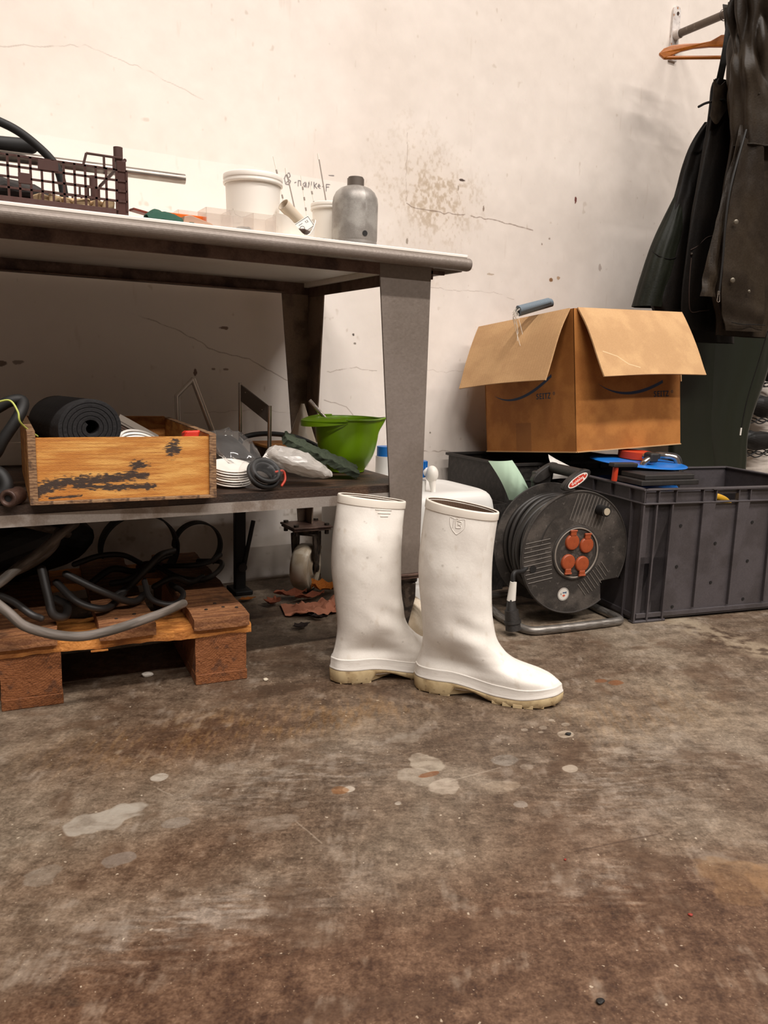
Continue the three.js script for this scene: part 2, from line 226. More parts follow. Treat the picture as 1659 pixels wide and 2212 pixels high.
const MARK = [[0.575, 1.185, 0.012, 0.004, [60, 42, 34], 0.9], [0.563, 1.16, 0.003, 0.008, [110, 90, 70], 0.5], [0.66, 1.115, 0.003, 0.011, [96, 74, 58], 0.7], [0.39, 0.99, 0.003, 0.007, [110, 95, 80], 0.6], [1.03, 1.18, 0.005, 0.012, [90, 34, 28], 0.9], [0.95, 0.92, 0.008, 0.008, [130, 88, 52], 0.9], [0.98, 0.93, 0.007, 0.006, [150, 110, 70], 0.6], [0.9, 1.03, 0.005, 0.005, [120, 100, 84], 0.6], [0.93, 1.05, 0.005, 0.004, [120, 100, 84], 0.6],
  [-0.17, 0.71, 0.016, 0.005, [72, 44, 34], 0.6], [-0.72, 0.6, 0.022, 0.008, [70, 50, 40], 0.6], [-0.68, 0.603, 0.012, 0.005, [70, 50, 40], 0.45], [-0.25, 0.59, 0.004, 0.011, [80, 50, 40], 0.7], [-0.2, 0.6, 0.006, 0.003, [80, 50, 40], 0.5], [-0.165, 0.6, 0.006, 0.003, [80, 50, 40], 0.5], [0.22, 0.71, 0.004, 0.004, [70, 60, 54], 0.9], [0.225, 0.685, 0.004, 0.003, [90, 80, 70], 0.7], [0.16, 0.9, 0.008, 0.01, [120, 84, 66], 0.6], [0.7, 0.92, 0.014, 0.003, [150, 126, 100], 0.5],
  [0.62, 0.93, 0.018, 0.004, [190, 172, 152], 0.5], [0.36, 0.42, 0.005, 0.012, [140, 126, 112], 0.5], [0.27, 0.44, 0.012, 0.004, [150, 130, 116], 0.4], [0.6, 0.17, 0.008, 0.012, [128, 100, 82], 0.6], [0.66, 0.21, 0.006, 0.02, [120, 96, 80], 0.5], [0.5, 0.42, 0.004, 0.004, [90, 80, 70], 0.7], [1.16, 0.98, 0.006, 0.012, [130, 108, 98], 0.4]];  // last mark: faint cast shadow beside the jacket, painted on the plaster
const INK = [ // scribbled felt-pen writing above the bench
  [[-0.048, 1.112], [-0.046, 1.12], [-0.04, 1.121], [-0.036, 1.114], [-0.03, 1.119], [-0.026, 1.112]], [[-0.018, 1.118], [-0.023, 1.112], [-0.019, 1.106], [-0.013, 1.11]],
  [[0.006, 1.125], [0.0, 1.112], [0.004, 1.098], [0.014, 1.098], [0.018, 1.108], [0.01, 1.113], [0.017, 1.12], [0.014, 1.128], [0.006, 1.125]], [[0.006, 1.12], [0.012, 1.108], [0.006, 1.102]],
  [[0.03, 1.105], [0.034, 1.107]], [[0.04, 1.098], [0.041, 1.112], [0.047, 1.112], [0.048, 1.1]], [[0.06, 1.11], [0.054, 1.104], [0.06, 1.098], [0.063, 1.11], [0.064, 1.098]], [[0.07, 1.098], [0.072, 1.112], [0.078, 1.1], [0.08, 1.114]], [[0.087, 1.114], [0.088, 1.098]], [[0.095, 1.112], [0.089, 1.105], [0.096, 1.099]], [[0.1, 1.106], [0.106, 1.106], [0.102, 1.111], [0.099, 1.104], [0.106, 1.1]],
  [[0.113, 1.106], [0.116, 1.107]], [[0.124, 1.096], [0.124, 1.113], [0.135, 1.114]], [[0.124, 1.106], [0.132, 1.107]], [[0.132, 1.138], [0.147, 1.139]]];
const plaster = tex(2048, 1346, (u, v) => {
  const x = WX0 + u * (WX1 - WX0), y = v * WY1;
  const n = fbm(x * 3 + 2, y * 3 + 5, 4), f = fbm(x * 30, y * 30, 3), w = fbm(x * 9 + 20, y * 3.2 + 6, 3);
  let c = mix([232, 222, 213], [224, 213, 203], sm(0.3, 0.7, n)); const k = (f - 0.5) * 9; c = [c[0] + k, c[1] + k, c[2] + k];
  if (y < 1.127 + (w - 0.5) * 0.012 && x < 0.5) c = mix(c, [238, 230, 222], 0.6 * (1 - sm(0.05, 0.5, x)));
  // mould-like stain patch above the bench end
  const sd = Math.hypot((x - 0.48 - (y - 1.13) * 0.1) / 0.2, (y - 1.12) / 0.19) + (fbm(x * 8, y * 8, 3) - 0.5) * 0.9;
  if (sd < 1.15) { const a = sm(1.15, 0.15, sd); const m = sm(0.5, 0.8, fbm(x * 120, y * 95, 4) * 0.75 + fbm(x * 34, y * 30, 2) * 0.25 + a * 0.12); c = mix(c, [164, 142, 116], m * (0.1 + 0.6 * a)); c = mix(c, [218, 200, 180], a * 0.22); }
  // scattered flecks and scuffs
  const sp = fbm(x * 55 + 90, y * 40 + 31, 2); c = mix(c, [186, 170, 154], sm(0.85, 0.95, sp) * 0.4);
  const sc = fbm(x * 60 + 7, y * 9 + 77, 3); c = mix(c, [205, 190, 176], sm(0.78, 0.9, sc) * 0.25);
  // grey splash-back dirt near the floor, in blotches
  const lo = sm(0.5, 0.15, y + (n - 0.5) * 0.35); c = mix(c, [196, 184, 170], lo * 0.55 * sm(0.3, 0.65, fbm(x * 14, y * 14, 4)));
  c = mix(c, [150, 132, 116], lo * sm(0.68, 0.84, fbm(x * 40 + 3, y * 40 + 8, 3)) * 0.4);
  for (const q of MARK) if (Math.abs(x - q[0]) < q[2] * 2 && Math.abs(y - q[1]) < q[3] * 2) { const s = stampBlob(x, y, q[0], q[1], q[2], q[3], 90, 0.7); c = mix(c, q[4], s * q[5]); }
  const xx = x + (vn(x * 60, y * 60) - 0.5) * 0.006, yy = y + (vn(x * 60 + 9, y * 60 + 4) - 0.5) * 0.006;
  for (const q of CR) { let d = 1; for (let i = 1; i < q[0].length; i++) { const a = q[0][i - 1], b = q[0][i]; if (x < Math.min(a[0], b[0]) - 0.02 || x > Math.max(a[0], b[0]) + 0.02 || y < Math.min(a[1], b[1]) - 0.02 || y > Math.max(a[1], b[1]) + 0.02) continue; d = Math.min(d, segD(xx, yy, a, b)); } if (d < 0.004) c = mix(c, [92, 70, 56], (1 - sm(q[1] * 0.5, q[1] * 1.8, d)) * q[2] * sm(0.15, 0.5, f)); }
  if (x > -0.07 && x < 0.17 && y > 1.07 && y < 1.16) { let d = 1; for (const q of INK) for (let i = 1; i < q.length; i++) d = Math.min(d, segD(x, y, q[i - 1], q[i])); c = mix(c, [52, 46, 48], (1 - sm(0.0003, 0.0017, d)) * 0.8); }
  return c;
});
plaster.wrapS = plaster.wrapT = THREE.ClampToEdgeWrapping;
const wallBump = bumpCoarse.clone(); wallBump.repeat.set(9, 6); wallBump.needsUpdate = true;
const wallBack = new THREE.Group(); wallBack.name = 'wall_back'; wallBack.userData = { kind: 'structure' }; scene.add(wallBack);
part(wallBack, 'plaster_panel', bx(WX1 - WX0, WY1, 0.12, (WX0 + WX1) / 2, WY1 / 2, -0.06, 0), std({ map: plaster, roughness: 0.75, bumpMap: wallBump, bumpScale: 0.0015 }));
const plainPlaster = flat(0xeae0d5, 0.8);
for (const [x0, x1, y0, y1] of [[-6, WX0, 0, 7.3], [WX1, 6, 0, 7.3], [WX0, WX1, WY1, 7.3]]) part(wallBack, 'plaster_panel', bx(x1 - x0, y1 - y0, 0.12, (x0 + x1) / 2, (y0 + y1) / 2, -0.06, 0), plainPlaster);
const hallWall = flat(0x45403b, 0.85);
struct('wall_left', bx(0.12, 7.3, 11.1, -6.06, 3.65, 5.5, 0), hallWall);
struct('wall_right', bx(0.12, 7.3, 11.1, 6.06, 3.65, 5.5, 0), hallWall);
struct('wall_front', bx(12, 7.3, 0.12, 0, 3.65, 11.06, 0), hallWall);
struct('ceiling', bx(12.2, 0.12, 11.3, 0, 7.36, 5.5, 0), flat(0x47433e, 0.9));

const lampBody = flat(0xe8e6e2, 0.5), lampGlow = std({ color: 0xffffff, emissive: LAMP_COLOR, emissiveIntensity: 6, roughness: 0.6 });
const lampNames = ['first from the left, row nearer the wall', 'second from the left, row nearer the wall', 'third from the left, row nearer the wall', 'first from the left, row farther from the wall', 'second from the left, row farther from the wall', 'third from the left, row farther from the wall'];
LAMPS.forEach(([x, z, len, pow], i) => {
  const t = thing('ceiling_lamp', 'white fluorescent ceiling lamp, ' + lampNames[i], 'lamp', [x, LAMP_Y, z]);
  part(t, 'housing', bx(len + 0.06, 0.07, 0.22, 0, 0.05, 0, 0.01), lampBody);
  for (const s of [-1, 1]) part(t, 'hanger_wire', rod([s * len * 0.4, 0.08, 0], [s * len * 0.4, 0.3, 0], 0.003, 6), lampBody);
  part(t, 'diffuser', bx(len, 0.02, 0.18, 0, 0.008, 0, 0.004), lampGlow);
  const l = new THREE.RectAreaLight(LAMP_COLOR, pow, len, 0.18); l.position.set(0, -0.006, 0); l.lookAt(0, -5, 0); l.rotation.set(-Math.PI / 2, 0, 0); t.add(l);
});

// ------------------------------------------------------------------ workbench
const steelMap = mottle(0x877c74, 0x7d7269, 5, 0.5, 0.3, 0.75, 9, 21);
const M = {};
M.steel = std({ map: steelMap, roughness: 0.45, metalness: 0.25, bumpMap: bumpFine, bumpScale: 0.0003 });
M.steelDark = std({ map: mottle(0x6a5347, 0x453129, 9, 0.25, 0.3, 0.7, 12, 33), roughness: 0.55, metalness: 0.3, bumpMap: bumpFine, bumpScale: 0.0004 });
M.rail = std({ map: mottle(0xa59c94, 0x8a7d72, 9, 0.2, 0.4, 0.75, 14, 44), roughness: 0.45, metalness: 0.4 });
M.whiteBoard = flat(0xf3ede4, 0.45);
M.underside = std({ map: mottle(0xe6ded4, 0xdbd0c4, 5, 0.6, 0.35, 0.75, 6, 5), roughness: 0.5 });
M.bolt = flat(0x4a423c, 0.45, 0.6);
M.blackPlastic = std({ map: mottle(0x24211f, 0x34302d, 8, 0.2, 0.4, 0.75, 8, 61), roughness: 0.5, bumpMap: bumpFine, bumpScale: 0.0002 });
M.rubber = flat(0x131110, 0.62);
M.chrome = flat(0xb9b0a8, 0.22, 0.95);
M.white = flat(0xefe9e0, 0.42);
const dirtyWood = tex(512, 512, (u, v) => { const g = tfbm(u * 0.35, v * 3, 10, 5, 71), p = tfbm(u, v, 6, 4, 72), f = tn(u, v * 4, 128, 73); let c = mix([52, 36, 26], [86, 62, 44], sm(0.3, 0.7, g)); c = mix(c, [28, 20, 16], sm(0.45, 0.75, p) * 0.75); const k = (f - 0.5) * 16; return [c[0] + k, c[1] + k, c[2] + k]; }, 0.5);
M.shelfWood = std({ map: dirtyWood, roughness: 0.6, bumpMap: bumpFine, bumpScale: 0.0008 });

const bench = thing('workbench', 'grey steel workbench on castors with white top and dark wooden lower shelf', 'workbench', [0, 0, 0]);
const BL = -1.9, BR = 0.104, ZF = 0.7236, ZB = 0.115, XO = 0.029, XL = -1.83;
// top: white board in a steel frame with a rounded front lip
part(bench, 'white_top', bx(BR - BL - 0.012, 0.006, ZF + 0.012, (BL + BR) / 2, 0.8437, (ZF + 0.04) / 2, 0.0015), M.whiteBoard);
const extX = (pts, x0, x1, bev = 0) => ext(pts, x1 - x0 - 2 * bev, bev).rotateY(-Math.PI / 2).translate(x1 - bev, 0, 0); // pts are (z, y)
const extY = (pts, y0, y1, bev = 0, holes = []) => ext(pts, y1 - y0 - 2 * bev, bev, holes).rotateX(Math.PI / 2).translate(0, y1 - bev, 0); // pts are (x, z)
const lip = []; for (let i = 0; i <= 14; i++) { const a = -Math.PI / 2 + Math.PI * i / 14; lip.push([ZF + 0.024 + 0.0125 * Math.cos(a), 0.828 + 0.0125 * Math.sin(a)]); }
lip.push([ZF - 0.02, 0.8405], [ZF - 0.02, 0.8365], [ZF + 0.018, 0.8365], [ZF + 0.018, 0.8155]);
part(bench, 'front_lip', uvw(extX(lip, BL, BR, 0.003)), M.steel);
part(bench, 'end_lip', uvw(bx(0.006, 0.024, ZF - 0.03, BR - 0.003, 0.828, (ZF - 0.03) / 2 + 0.03, 0.002)), M.steel);
part(bench, 'underside_board', uvw(bx(BR - BL - 0.014, 0.006, ZF, (BL + BR) / 2, 0.8345, (ZF + 0.04) / 2, 0)), M.underside);
part(bench, 'front_apron', uvw(bx(XO - XL + 0.01, 0.037, 0.004, (XL + XO) / 2, 0.8145, ZF - 0.002, 0.001)), M.steelDark);
part(bench, 'rear_apron', uvw(bx(XO - XL, 0.03, 0.004, (XL + XO) / 2, 0.817, ZB + 0.002, 0.001)), M.steelDark);
part(bench, 'rear_apron_flange', uvw(bx(XO - XL - 0.1, 0.003, 0.03, (XL + XO) / 2 - 0.03, 0.803, ZB + 0.017, 0.001)), M.steelDark);
part(bench, 'end_apron', uvw(bx(0.004, 0.026, ZF - ZB - 0.01, XO - 0.004, 0.809, (ZF + ZB) / 2, 0.001)), M.steelDark);
part(bench, 'end_batten', uvw(bx(0.012, 0.012, ZF - ZB - 0.01, XO - 0.012, 0.826, (ZF + ZB) / 2, 0.001)), M.underside);
part(bench, 'corner_gusset', uvw(extY([[XO, ZF], [XO + 0.032, ZF], [XO, ZF - 0.04]], 0.806, 0.814, 0.001)), M.steelDark);
function leg(front, left) {
  const zf = front ? ZF : ZB, sz = front ? -1 : 1, X = (x) => left ? XL + XO - x : x;
  const top = front ? [-0.089, XO] : [-0.051, XO], bot = front ? [-0.034, XO - 0.003] : [0.004, XO - 0.001];
  const pts = [[X(top[0]), 0.818], [X(top[1]), 0.818], [X(bot[1]), 0.19], [X(bot[0]), 0.19]]; if (left) pts.reverse();
  const face = ext(pts, 0.003, 0.0008).translate(0, 0, front ? zf - 0.0035 : zf - 0.002);
  const side = extX([[zf, 0.815], [zf + sz * 0.1, 0.815], [zf + sz * 0.045, 0.19], [zf, 0.19]], X(XO) - (left ? 0 : 0.004), X(XO) + (left ? 0.004 : 0), 0.0008);
  return uvw(mg(face, side));
}
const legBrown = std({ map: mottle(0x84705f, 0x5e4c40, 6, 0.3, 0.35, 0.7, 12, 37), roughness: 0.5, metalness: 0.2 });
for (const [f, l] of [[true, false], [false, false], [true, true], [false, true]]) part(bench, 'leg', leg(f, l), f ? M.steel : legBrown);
const casterSteel = std({ map: mottle(0x55493f, 0x2e2621, 10, 0.12, 0.35, 0.65, 20, 52), roughness: 0.5, metalness: 0.35 });
const wheelMat = std({ map: mottle(0xcfc2ae, 0xb9a78e, 6, 0.15, 0.4, 0.7, 10, 53), roughness: 0.45 });
function caster(x, z, ry) {
  const g = sub(bench, 'castor'); g.position.set(x, 0, z);
  part(g, 'plate', uvw(mg(bx(0.115, 0.006, 0.1, 0, 0.187, 0, 0.002), bx(0.11, 0.005, 0.095, 0, 0.1805, 0, 0.002))), M.steelDark);
  for (const [a, b] of [[-1, -1], [1, -1], [-1, 1], [1, 1]]) part(g, 'bolt', mg(cyl(0.007, 0.006, a * 0.045, 0.193, b * 0.037, 6), cyl(0.006, 0.012, a * 0.045, 0.172, b * 0.037, 6)), M.bolt);
  const side = [[-0.03, 0.166], [0.03, 0.166], [0.03, 0.135], [0.018, 0.08], [0.012, 0.056], [-0.012, 0.056], [-0.014, 0.08], [-0.026, 0.135]];
  const fk = mg(cyl(0.035, 0.014, 0, 0.171, 0, 24), bx(0.06, 0.005, 0.068, 0, 0.1645, 0, 0.002), ext(side, 0.003, 0.0006).translate(0, 0, 0.03), ext(side, 0.003, 0.0006).translate(0, 0, -0.033));
  part(g, 'fork', uvw(fk).rotateY(ry), casterSteel);
  const wp = [[0.012, -0.026], [0.022, -0.026], [0.026, -0.02], [0.048, -0.02], [0.054, -0.025], [0.06, -0.024], [0.0655, -0.015], [0.0675, 0], [0.0655, 0.015], [0.06, 0.024], [0.054, 0.025], [0.048, 0.02], [0.026, 0.02], [0.022, 0.026], [0.012, 0.026], [0.012, -0.026]];
  part(g, 'wheel', uvw(lathe(wp, 40).rotateX(Math.PI / 2).translate(0, 0.0675, 0)).rotateY(ry), wheelMat);
  part(g, 'axle', mg(cyl(0.007, 0.074, 0, 0, 0, 12), cyl(0.011, 0.006, 0, 0.034, 0, 6), cyl(0.011, 0.006, 0, -0.034, 0, 6)).rotateX(Math.PI / 2).translate(0, 0.0675, 0).rotateY(ry), M.bolt);
}
caster(0.012, ZF - 0.045, -28 * D); caster(0.012, ZB + 0.04, 46 * D); caster(XL + 0.012, ZF - 0.045, 20 * D); caster(XL + 0.012, ZB + 0.04, 80 * D);
// lower shelf: steel angle rails and a grimy wooden board, sagging a little towards the middle
const sag = (x) => -0.004 * Math.sin(Math.PI * Math.min(1, Math.max(0, (x - XL) / (XO - XL))));
function sagged(g) { const p = g.attributes.position; for (let i = 0; i < p.count; i++) p.setY(i, p.getY(i) + sag(p.getX(i))); g.computeVertexNormals(); return g; }
const longBox = (x0, x1, y0, y1, z0, z1) => mv(new THREE.BoxGeometry(x1 - x0, y1 - y0, z1 - z0, 24, 1, 1), (x0 + x1) / 2, (y0 + y1) / 2, (z0 + z1) / 2);
part(bench, 'shelf_front_rail', uvw(sagged(mg(longBox(XL, XO - 0.03, 0.3465, 0.3665, ZF - 0.012, ZF - 0.006), longBox(XL, XO - 0.03, 0.3625, 0.3665, ZF - 0.045, ZF - 0.012)))), M.rail);
part(bench, 'shelf_rear_rail', uvw(sagged(longBox(XL, XO - 0.02, 0.3465, 0.3665, ZB + 0.004, ZB + 0.03))), M.rail);
part(bench, 'shelf_end_rail', uvw(bx(0.004, 0.03, ZF - ZB - 0.03, XO - 0.01, 0.352, (ZF + ZB) / 2, 0.001)), M.steelDark);
part(bench, 'shelf_board', uvw(sagged(mv(new THREE.BoxGeometry(XO - 0.012 - XL, 0.0155, ZF - ZB - 0.015, 40, 2, 12), (XL + XO - 0.012) / 2, 0.3745, (ZF + ZB) / 2))), M.shelfWood, 'dark grimy wooden shelf board');
const SH = (x) => 0.3823 + sag(x); // top of the shelf board

// ------------------------------------------------------------------ rubber boots
const bootMap = tex(512, 512, (u, v) => { const p = tfbm(u, v, 5, 5, 81), q = tfbm(u * 1, v * 0.6, 14, 4, 85), f = tn(u, v, 200, 86); let c = mix([236, 230, 221], [226, 219, 210], sm(0.3, 0.7, p)); c = mix(c, [196, 182, 164], sm(0.62, 0.85, q) * 0.4); c = mix(c, [150, 140, 128], sm(0.8, 0.92, tfbm(u, v, 16, 4, 88)) * 0.35); const k = (f - 0.5) * 6; return [c[0] + k, c[1] + k, c[2] + k]; }, 0.22);
M.boot = phy({ map: bootMap, roughness: 0.5, clearcoat: 0.08, clearcoatRoughness: 0.5, bumpMap: bumpFine, bumpScale: 0.00015 });
M.bootTrim = flat(0xe6ddd0, 0.5);
const soleMap = tex(256, 256, (u, v) => { const p = tfbm(u, v, 7, 5, 91); let c = mix([196, 174, 134], [164, 140, 102], sm(0.3, 0.7, p)); c = mix(c, [120, 96, 70], sm(0.62, 0.82, tfbm(u, v, 12, 4, 95)) * 0.6); return c; }, 0.12);
M.bootSole = std({ map: soleMap, roughness: 0.6 });
const knit = tex(512, 512, (u, v) => { const w = 0.5 + 0.5 * Math.sin(v * Math.PI * 2 * 64), k = 0.5 + 0.5 * Math.sin(u * Math.PI * 2 * 80 + Math.floor(v * 64) * 1.7); return mix([92, 70, 54], [126, 99, 78], w * 0.6 + k * 0.3); }, 1);
M.lining = std({ map: knit, roughness: 0.9 });
// profile tables (height -> heel side x, toe side x), metres from the back of the heel
const backT = [[0, 0.006], [0.02, 0.003], [0.045, 0.002], [0.07, 0.009], [0.11, 0.015], [0.16, 0.010], [0.235, 0.001], [0.30, 0.003], [0.38, 0.012]];
const frontT = [[0.02, 0.287], [0.036, 0.2865], [0.043, 0.283], [0.050, 0.274], [0.056, 0.259], [0.061, 0.241], [0.067, 0.219], [0.075, 0.198], [0.088, 0.179], [0.108, 0.162], [0.145, 0.150], [0.205, 0.1435], [0.27, 0.1415], [0.325, 0.1445], [0.38, 0.149]];
const footHalf = (s) => { // half width of the foot outline against 0..1 from heel to toe
  const t = [[0, 0], [0.03, 0.017], [0.08, 0.026], [0.16, 0.0315], [0.3, 0.0315], [0.45, 0.034], [0.6, 0.043], [0.72, 0.0475], [0.82, 0.0445], [0.9, 0.0365], [0.96, 0.023], [1, 0]]; return cr(t, s);
};
function bootRing(y, off = 0, n = 56, side = 1, inset = 0) { // horizontal section of the upper at height y
  const b = cr(backT, y) - off + inset, f = cr(frontT, y) + off - inset, foot = 1 - sm(0.055, 0.125, y), ring = [];
  const shaftHalf = 0.049 + 0.004 * sm(0.12, 0.25, y) - (side > 0 ? 0.012 : 0.022) * sm(0.27, 0.37, y);
  for (let i = 0; i < n; i++) {
    const a = -i / n * Math.PI * 2, s = 0.5 - 0.5 * Math.cos(a), x = b + (f - b) * s, sg = Math.sin(a) >= 0 ? 1 : -1;
    const flatTop = 0.8 + 0.2 * sm(0.075, 0.045, y);
    let w1 = footHalf(Math.min(1, Math.max(0, s))) * flatTop; w1 = w1 * (1 - 0.05 * sg * side * sm(0.3, 0.7, s));
    const w2 = shaftHalf * Math.sqrt(Math.max(0, 1 - (2 * s - 1) ** 2)) * (1 - 0.06 * (2 * s - 1));
    let w = w1 * foot + w2 * (1 - foot) + off - inset; if (s < 1e-6 || s > 1 - 1e-6) w = 0;
    // soft dents and creases around the ankle
    const dent = y > 0.07 ? (fbm(x * 16 + sg * 3 + side * 7, y * 14, 3) - 0.5) * 0.009 * sm(0.07, 0.12, y) * sm(0.4, 0.3, y) : 0;
    const crease = 0.0022 * Math.sin(y * 120 + x * 60 * sg) * sm(0.085, 0.12, y) * sm(0.19, 0.14, y) * sm(0.2, 0.8, s);
    ring.push([x, y, sg * (w + dent * (w > 0.01 ? 1 : 0) + crease)]);
  }
  return ring;
}
const BH = 0.370, tiltTop = (p) => [p[0], p[1] > 0.3 ? p[1] + (0.5 - p[0] / 0.15) * 0.02 * sm(0.3, BH, p[1]) : p[1], p[2]];
const soleY = (x) => 0.030 - 0.013 * sm(0.07, 0.17, x) + 0.010 * sm(0.2, 0.29, x); // where sole and upper meet
function makeBoot(name, label, pos, ry, side) {
  const t = thing(name, label, 'boot', pos, ry, 'pair of white rubber boots');
  const ys = []; for (let y = 0.016; y < 0.09; y += 0.0022) ys.push(y); for (let y = 0.09; y <= BH + 1e-6; y += 0.008) ys.push(Math.min(y, BH)); ys.push(BH);
  const outer = ys.map(y => bootRing(y, 0, 56, side).map(tiltTop));
  part(t, 'upper', uvw(loft(outer, 1)), M.boot);
  const inn = []; for (let y = 0.14; y <= BH + 1e-6; y += 0.01) inn.push(bootRing(Math.min(y, BH), 0, 56, side, 0.0028).map(tiltTop));
  part(t, 'lining', loft(inn, 1).scale(1, 1, 1), M.lining, 'brown knitted lining');
  // rim band round the top
  const rim = [[BH - 0.0145, 0], [BH - 0.0145, 0.0012], [BH - 0.002, 0.0012], [BH + 0.0008, 0.0004], [BH + 0.0008, -0.0022], [BH - 0.004, -0.003]].map(([y, o]) => bootRing(Math.min(y, BH), o, 56, side).map(p => tiltTop([p[0], y, p[2]])));
  part(t, 'rim_band', loft(rim), M.bootTrim);
  // foxing strip and welt lines
  const band = (fy, o) => bootRing(0.03, o, 120, side).map((p, i) => { const y = fy(p[0]), q = bootRing(Math.max(0.02, y), o, 120, side)[i]; return [q[0], y, q[2]]; });
  const up = (x) => 0.021 - 0.006 * sm(0.16, 0.28, x);
  part(t, 'foxing_band', loft([band(x => soleY(x) + up(x) + 0.0004, -0.0004), band(x => soleY(x) + up(x), 0.0010), band(x => soleY(x) + up(x) - 0.0016, 0.0012), band(x => soleY(x) + up(x) - 0.003, 0.0005), band(x => soleY(x) + 0.004, 0.0007), band(x => soleY(x) + 0.0015, 0.0022), band(x => soleY(x) - 0.0012, 0.0024), band(x => soleY(x) - 0.0024, 0.0005)]), M.boot);
  // sole: heel block, arch and forefoot with tread lugs
  const botY = (x) => x < 0.085 ? 0.0 : 0.0;
  const archY = (x) => 0.015 * sm(0.077, 0.083, x) * sm(0.17, 0.105, x) + 0.006 * sm(0.235, 0.29, x);
  const sr = [[0.004, 0], [0, 0.6], [0.0015, 1]];
  const soleRings = [band(x => soleY(x) - 0.002, 0.0005), band(x => soleY(x) - 0.0025, 0.003), band(x => (soleY(x) + archY(x)) * 0.5, 0.0025), band(x => archY(x) + 0.003, 0.0015), band(x => archY(x) + 0.0025, -0.001)];
  const sole = part(t, 'sole', uvw(loft(soleRings, 2)), M.bootSole);
  const lugs = []; // lugs follow the outline and leave gaps
  const addLugs = (x0, x1, n) => { const w = (x1 - x0) / n; for (let i = 0; i < n; i++) { const xa = x0 + i * w + 0.0013, xb = x0 + (i + 1) * w - 0.0013, hw = Math.min(footHalf(xa / 0.287), footHalf(xb / 0.287)) * 0.99; lugs.push(bx(xb - xa, 0.0075 , hw * 2 + 0.003, (xa + xb) / 2, 0.00375 + (x1 > 0.2 ? 0.006 * sm(0.235, 0.29, (xa + xb) / 2) : 0), 0, 0.001)); } };
  const heel = []; addLugs(0.014, 0.079, 3); heel.push(...lugs.splice(0)); addLugs(0.158, 0.278, 6);
  part(sole, 'heel_lugs', uvw(mg(heel)), M.bootSole).userData.kind = 'stuff';
  part(sole, 'tread_lugs', uvw(mg(lugs)), M.bootSole).userData.kind = 'stuff';
  return t;
}
// right boot, seen from its outer side, with an embossed shield below the rim
const bootR = makeBoot('rubber_boot', 'white rubber boot nearest the camera with embossed shield, toe pointing right', [-0.056, 0, 0.857], -43 * D, 1);
const bootL = makeBoot('rubber_boot', 'white rubber boot behind the other one, with three ridges under its rim', [-0.199, 0, 0.768], -9 * D, -1);
function onBoot(x, y, side, o) { // point on the near side (+z) of the upper
  const ring = bootRing(y, o, 160, side).map(tiltTop); let best = ring[0], bd = 9; for (const p of ring) if (p[2] > 0 && Math.abs(p[0] - x) < bd) { bd = Math.abs(p[0] - x); best = p; } return best;
}
{
  const path = (pts, side) => pts.map(p => onBoot(p[0], p[1], side, 0.0002));
  const sh = [[0.064, 0.352], [0.075, 0.3495], [0.078, 0.3515], [0.081, 0.3495], [0.092, 0.352], [0.0915, 0.338], [0.087, 0.329], [0.078, 0.322], [0.069, 0.329], [0.0645, 0.338]];
  const shield = part(bootR, 'shield_emblem', tube(path(sh, 1), 0.0007, 80, 6, true, 0.2), M.boot);
  part(shield, 'emblem_letter', mg(tube(path([[0.071, 0.348], [0.071, 0.334]], 1), 0.0008, 6, 6), tube(path([[0.074, 0.3475], [0.0745, 0.334]], 1), 0.0008, 6, 6), tube(path([[0.078, 0.3475], [0.085, 0.346], [0.0845, 0.342], [0.079, 0.341], [0.085, 0.339], [0.0845, 0.335], [0.077, 0.334]], 1), 0.0008, 24, 6)), M.boot);
  for (const [y, w] of [[0.352, 0.017], [0.3455, 0.013], [0.3395, 0.008]]) part(bootL, 'ridge', tube(path([[0.092 - w, y], [0.092, y], [0.092 + w, y]], -1), 0.0011, 12, 6), M.boot);
}

// ------------------------------------------------------------------ pallet, cables and litter under the bench
const woodTex = (a, b, dark, s, rep = 0.3) => { const A = hex(a), B = hex(b), C = hex(dark); return tex(512, 256, (u, v) => { const g = tfbm(u * 0.5, v * 2, 8, 5, s), r = 0.5 + 0.5 * Math.sin((v * 2 * Math.PI * 12) + g * 14), f = tn(u, v * 2, 100, s + 6), p = tfbm(u, v, 6, 4, s + 3); let c = mix(A, B, sm(0.2, 0.9, r * 0.55 + g * 0.5)); c = mix(c, C, sm(0.58, 0.8, p) * 0.6); const k = (f - 0.5) * 20; return [c[0] + k, c[1] + k, c[2] + k]; }, rep); };
M.palletOld = std({ map: woodTex(0x8a5c38, 0x6b4226, 0x3c2616, 101), roughness: 0.75, bumpMap: bumpFine, bumpScale: 0.0012 });
M.palletFresh = std({ map: woodTex(0xc27f3c, 0xa0622a, 0x6e3f1c, 107), roughness: 0.65, bumpMap: bumpFine, bumpScale: 0.001 });
const endTex = tex(256, 256, (u, v) => { const r = Math.hypot(u - 0.2, v - 1.3), ring = 0.5 + 0.5 * Math.sin(r * 150 + tfbm(u, v, 6, 3, 113) * 6), p = tfbm(u, v, 7, 4, 111), f = tn(u, v, 110, 114); let c = mix([136, 82, 42], [104, 58, 26], ring * 0.6 + p * 0.4); c = mix(c, [64, 38, 22], sm(0.6, 0.8, p) * 0.5); const k = (f - 0.5) * 26; return [c[0] + k, c[1] + k, c[2] + k]; }, 0.1);
M.palletEnd = std({ map: endTex, roughness: 0.8, bumpMap: bumpFine, bumpScale: 0.0015 });
const pallet = thing('pallet', 'worn brown wooden pallet under the workbench with cables on it', 'pallet', [-0.783, 0, 0.655], -4.4 * D);
for (const x of [0.05, 0.39]) part(pallet, 'runner_board', uvw(bx(0.102, 0.021, 0.55, x, 0.0105, -0.273, 0.002)), M.palletEnd);
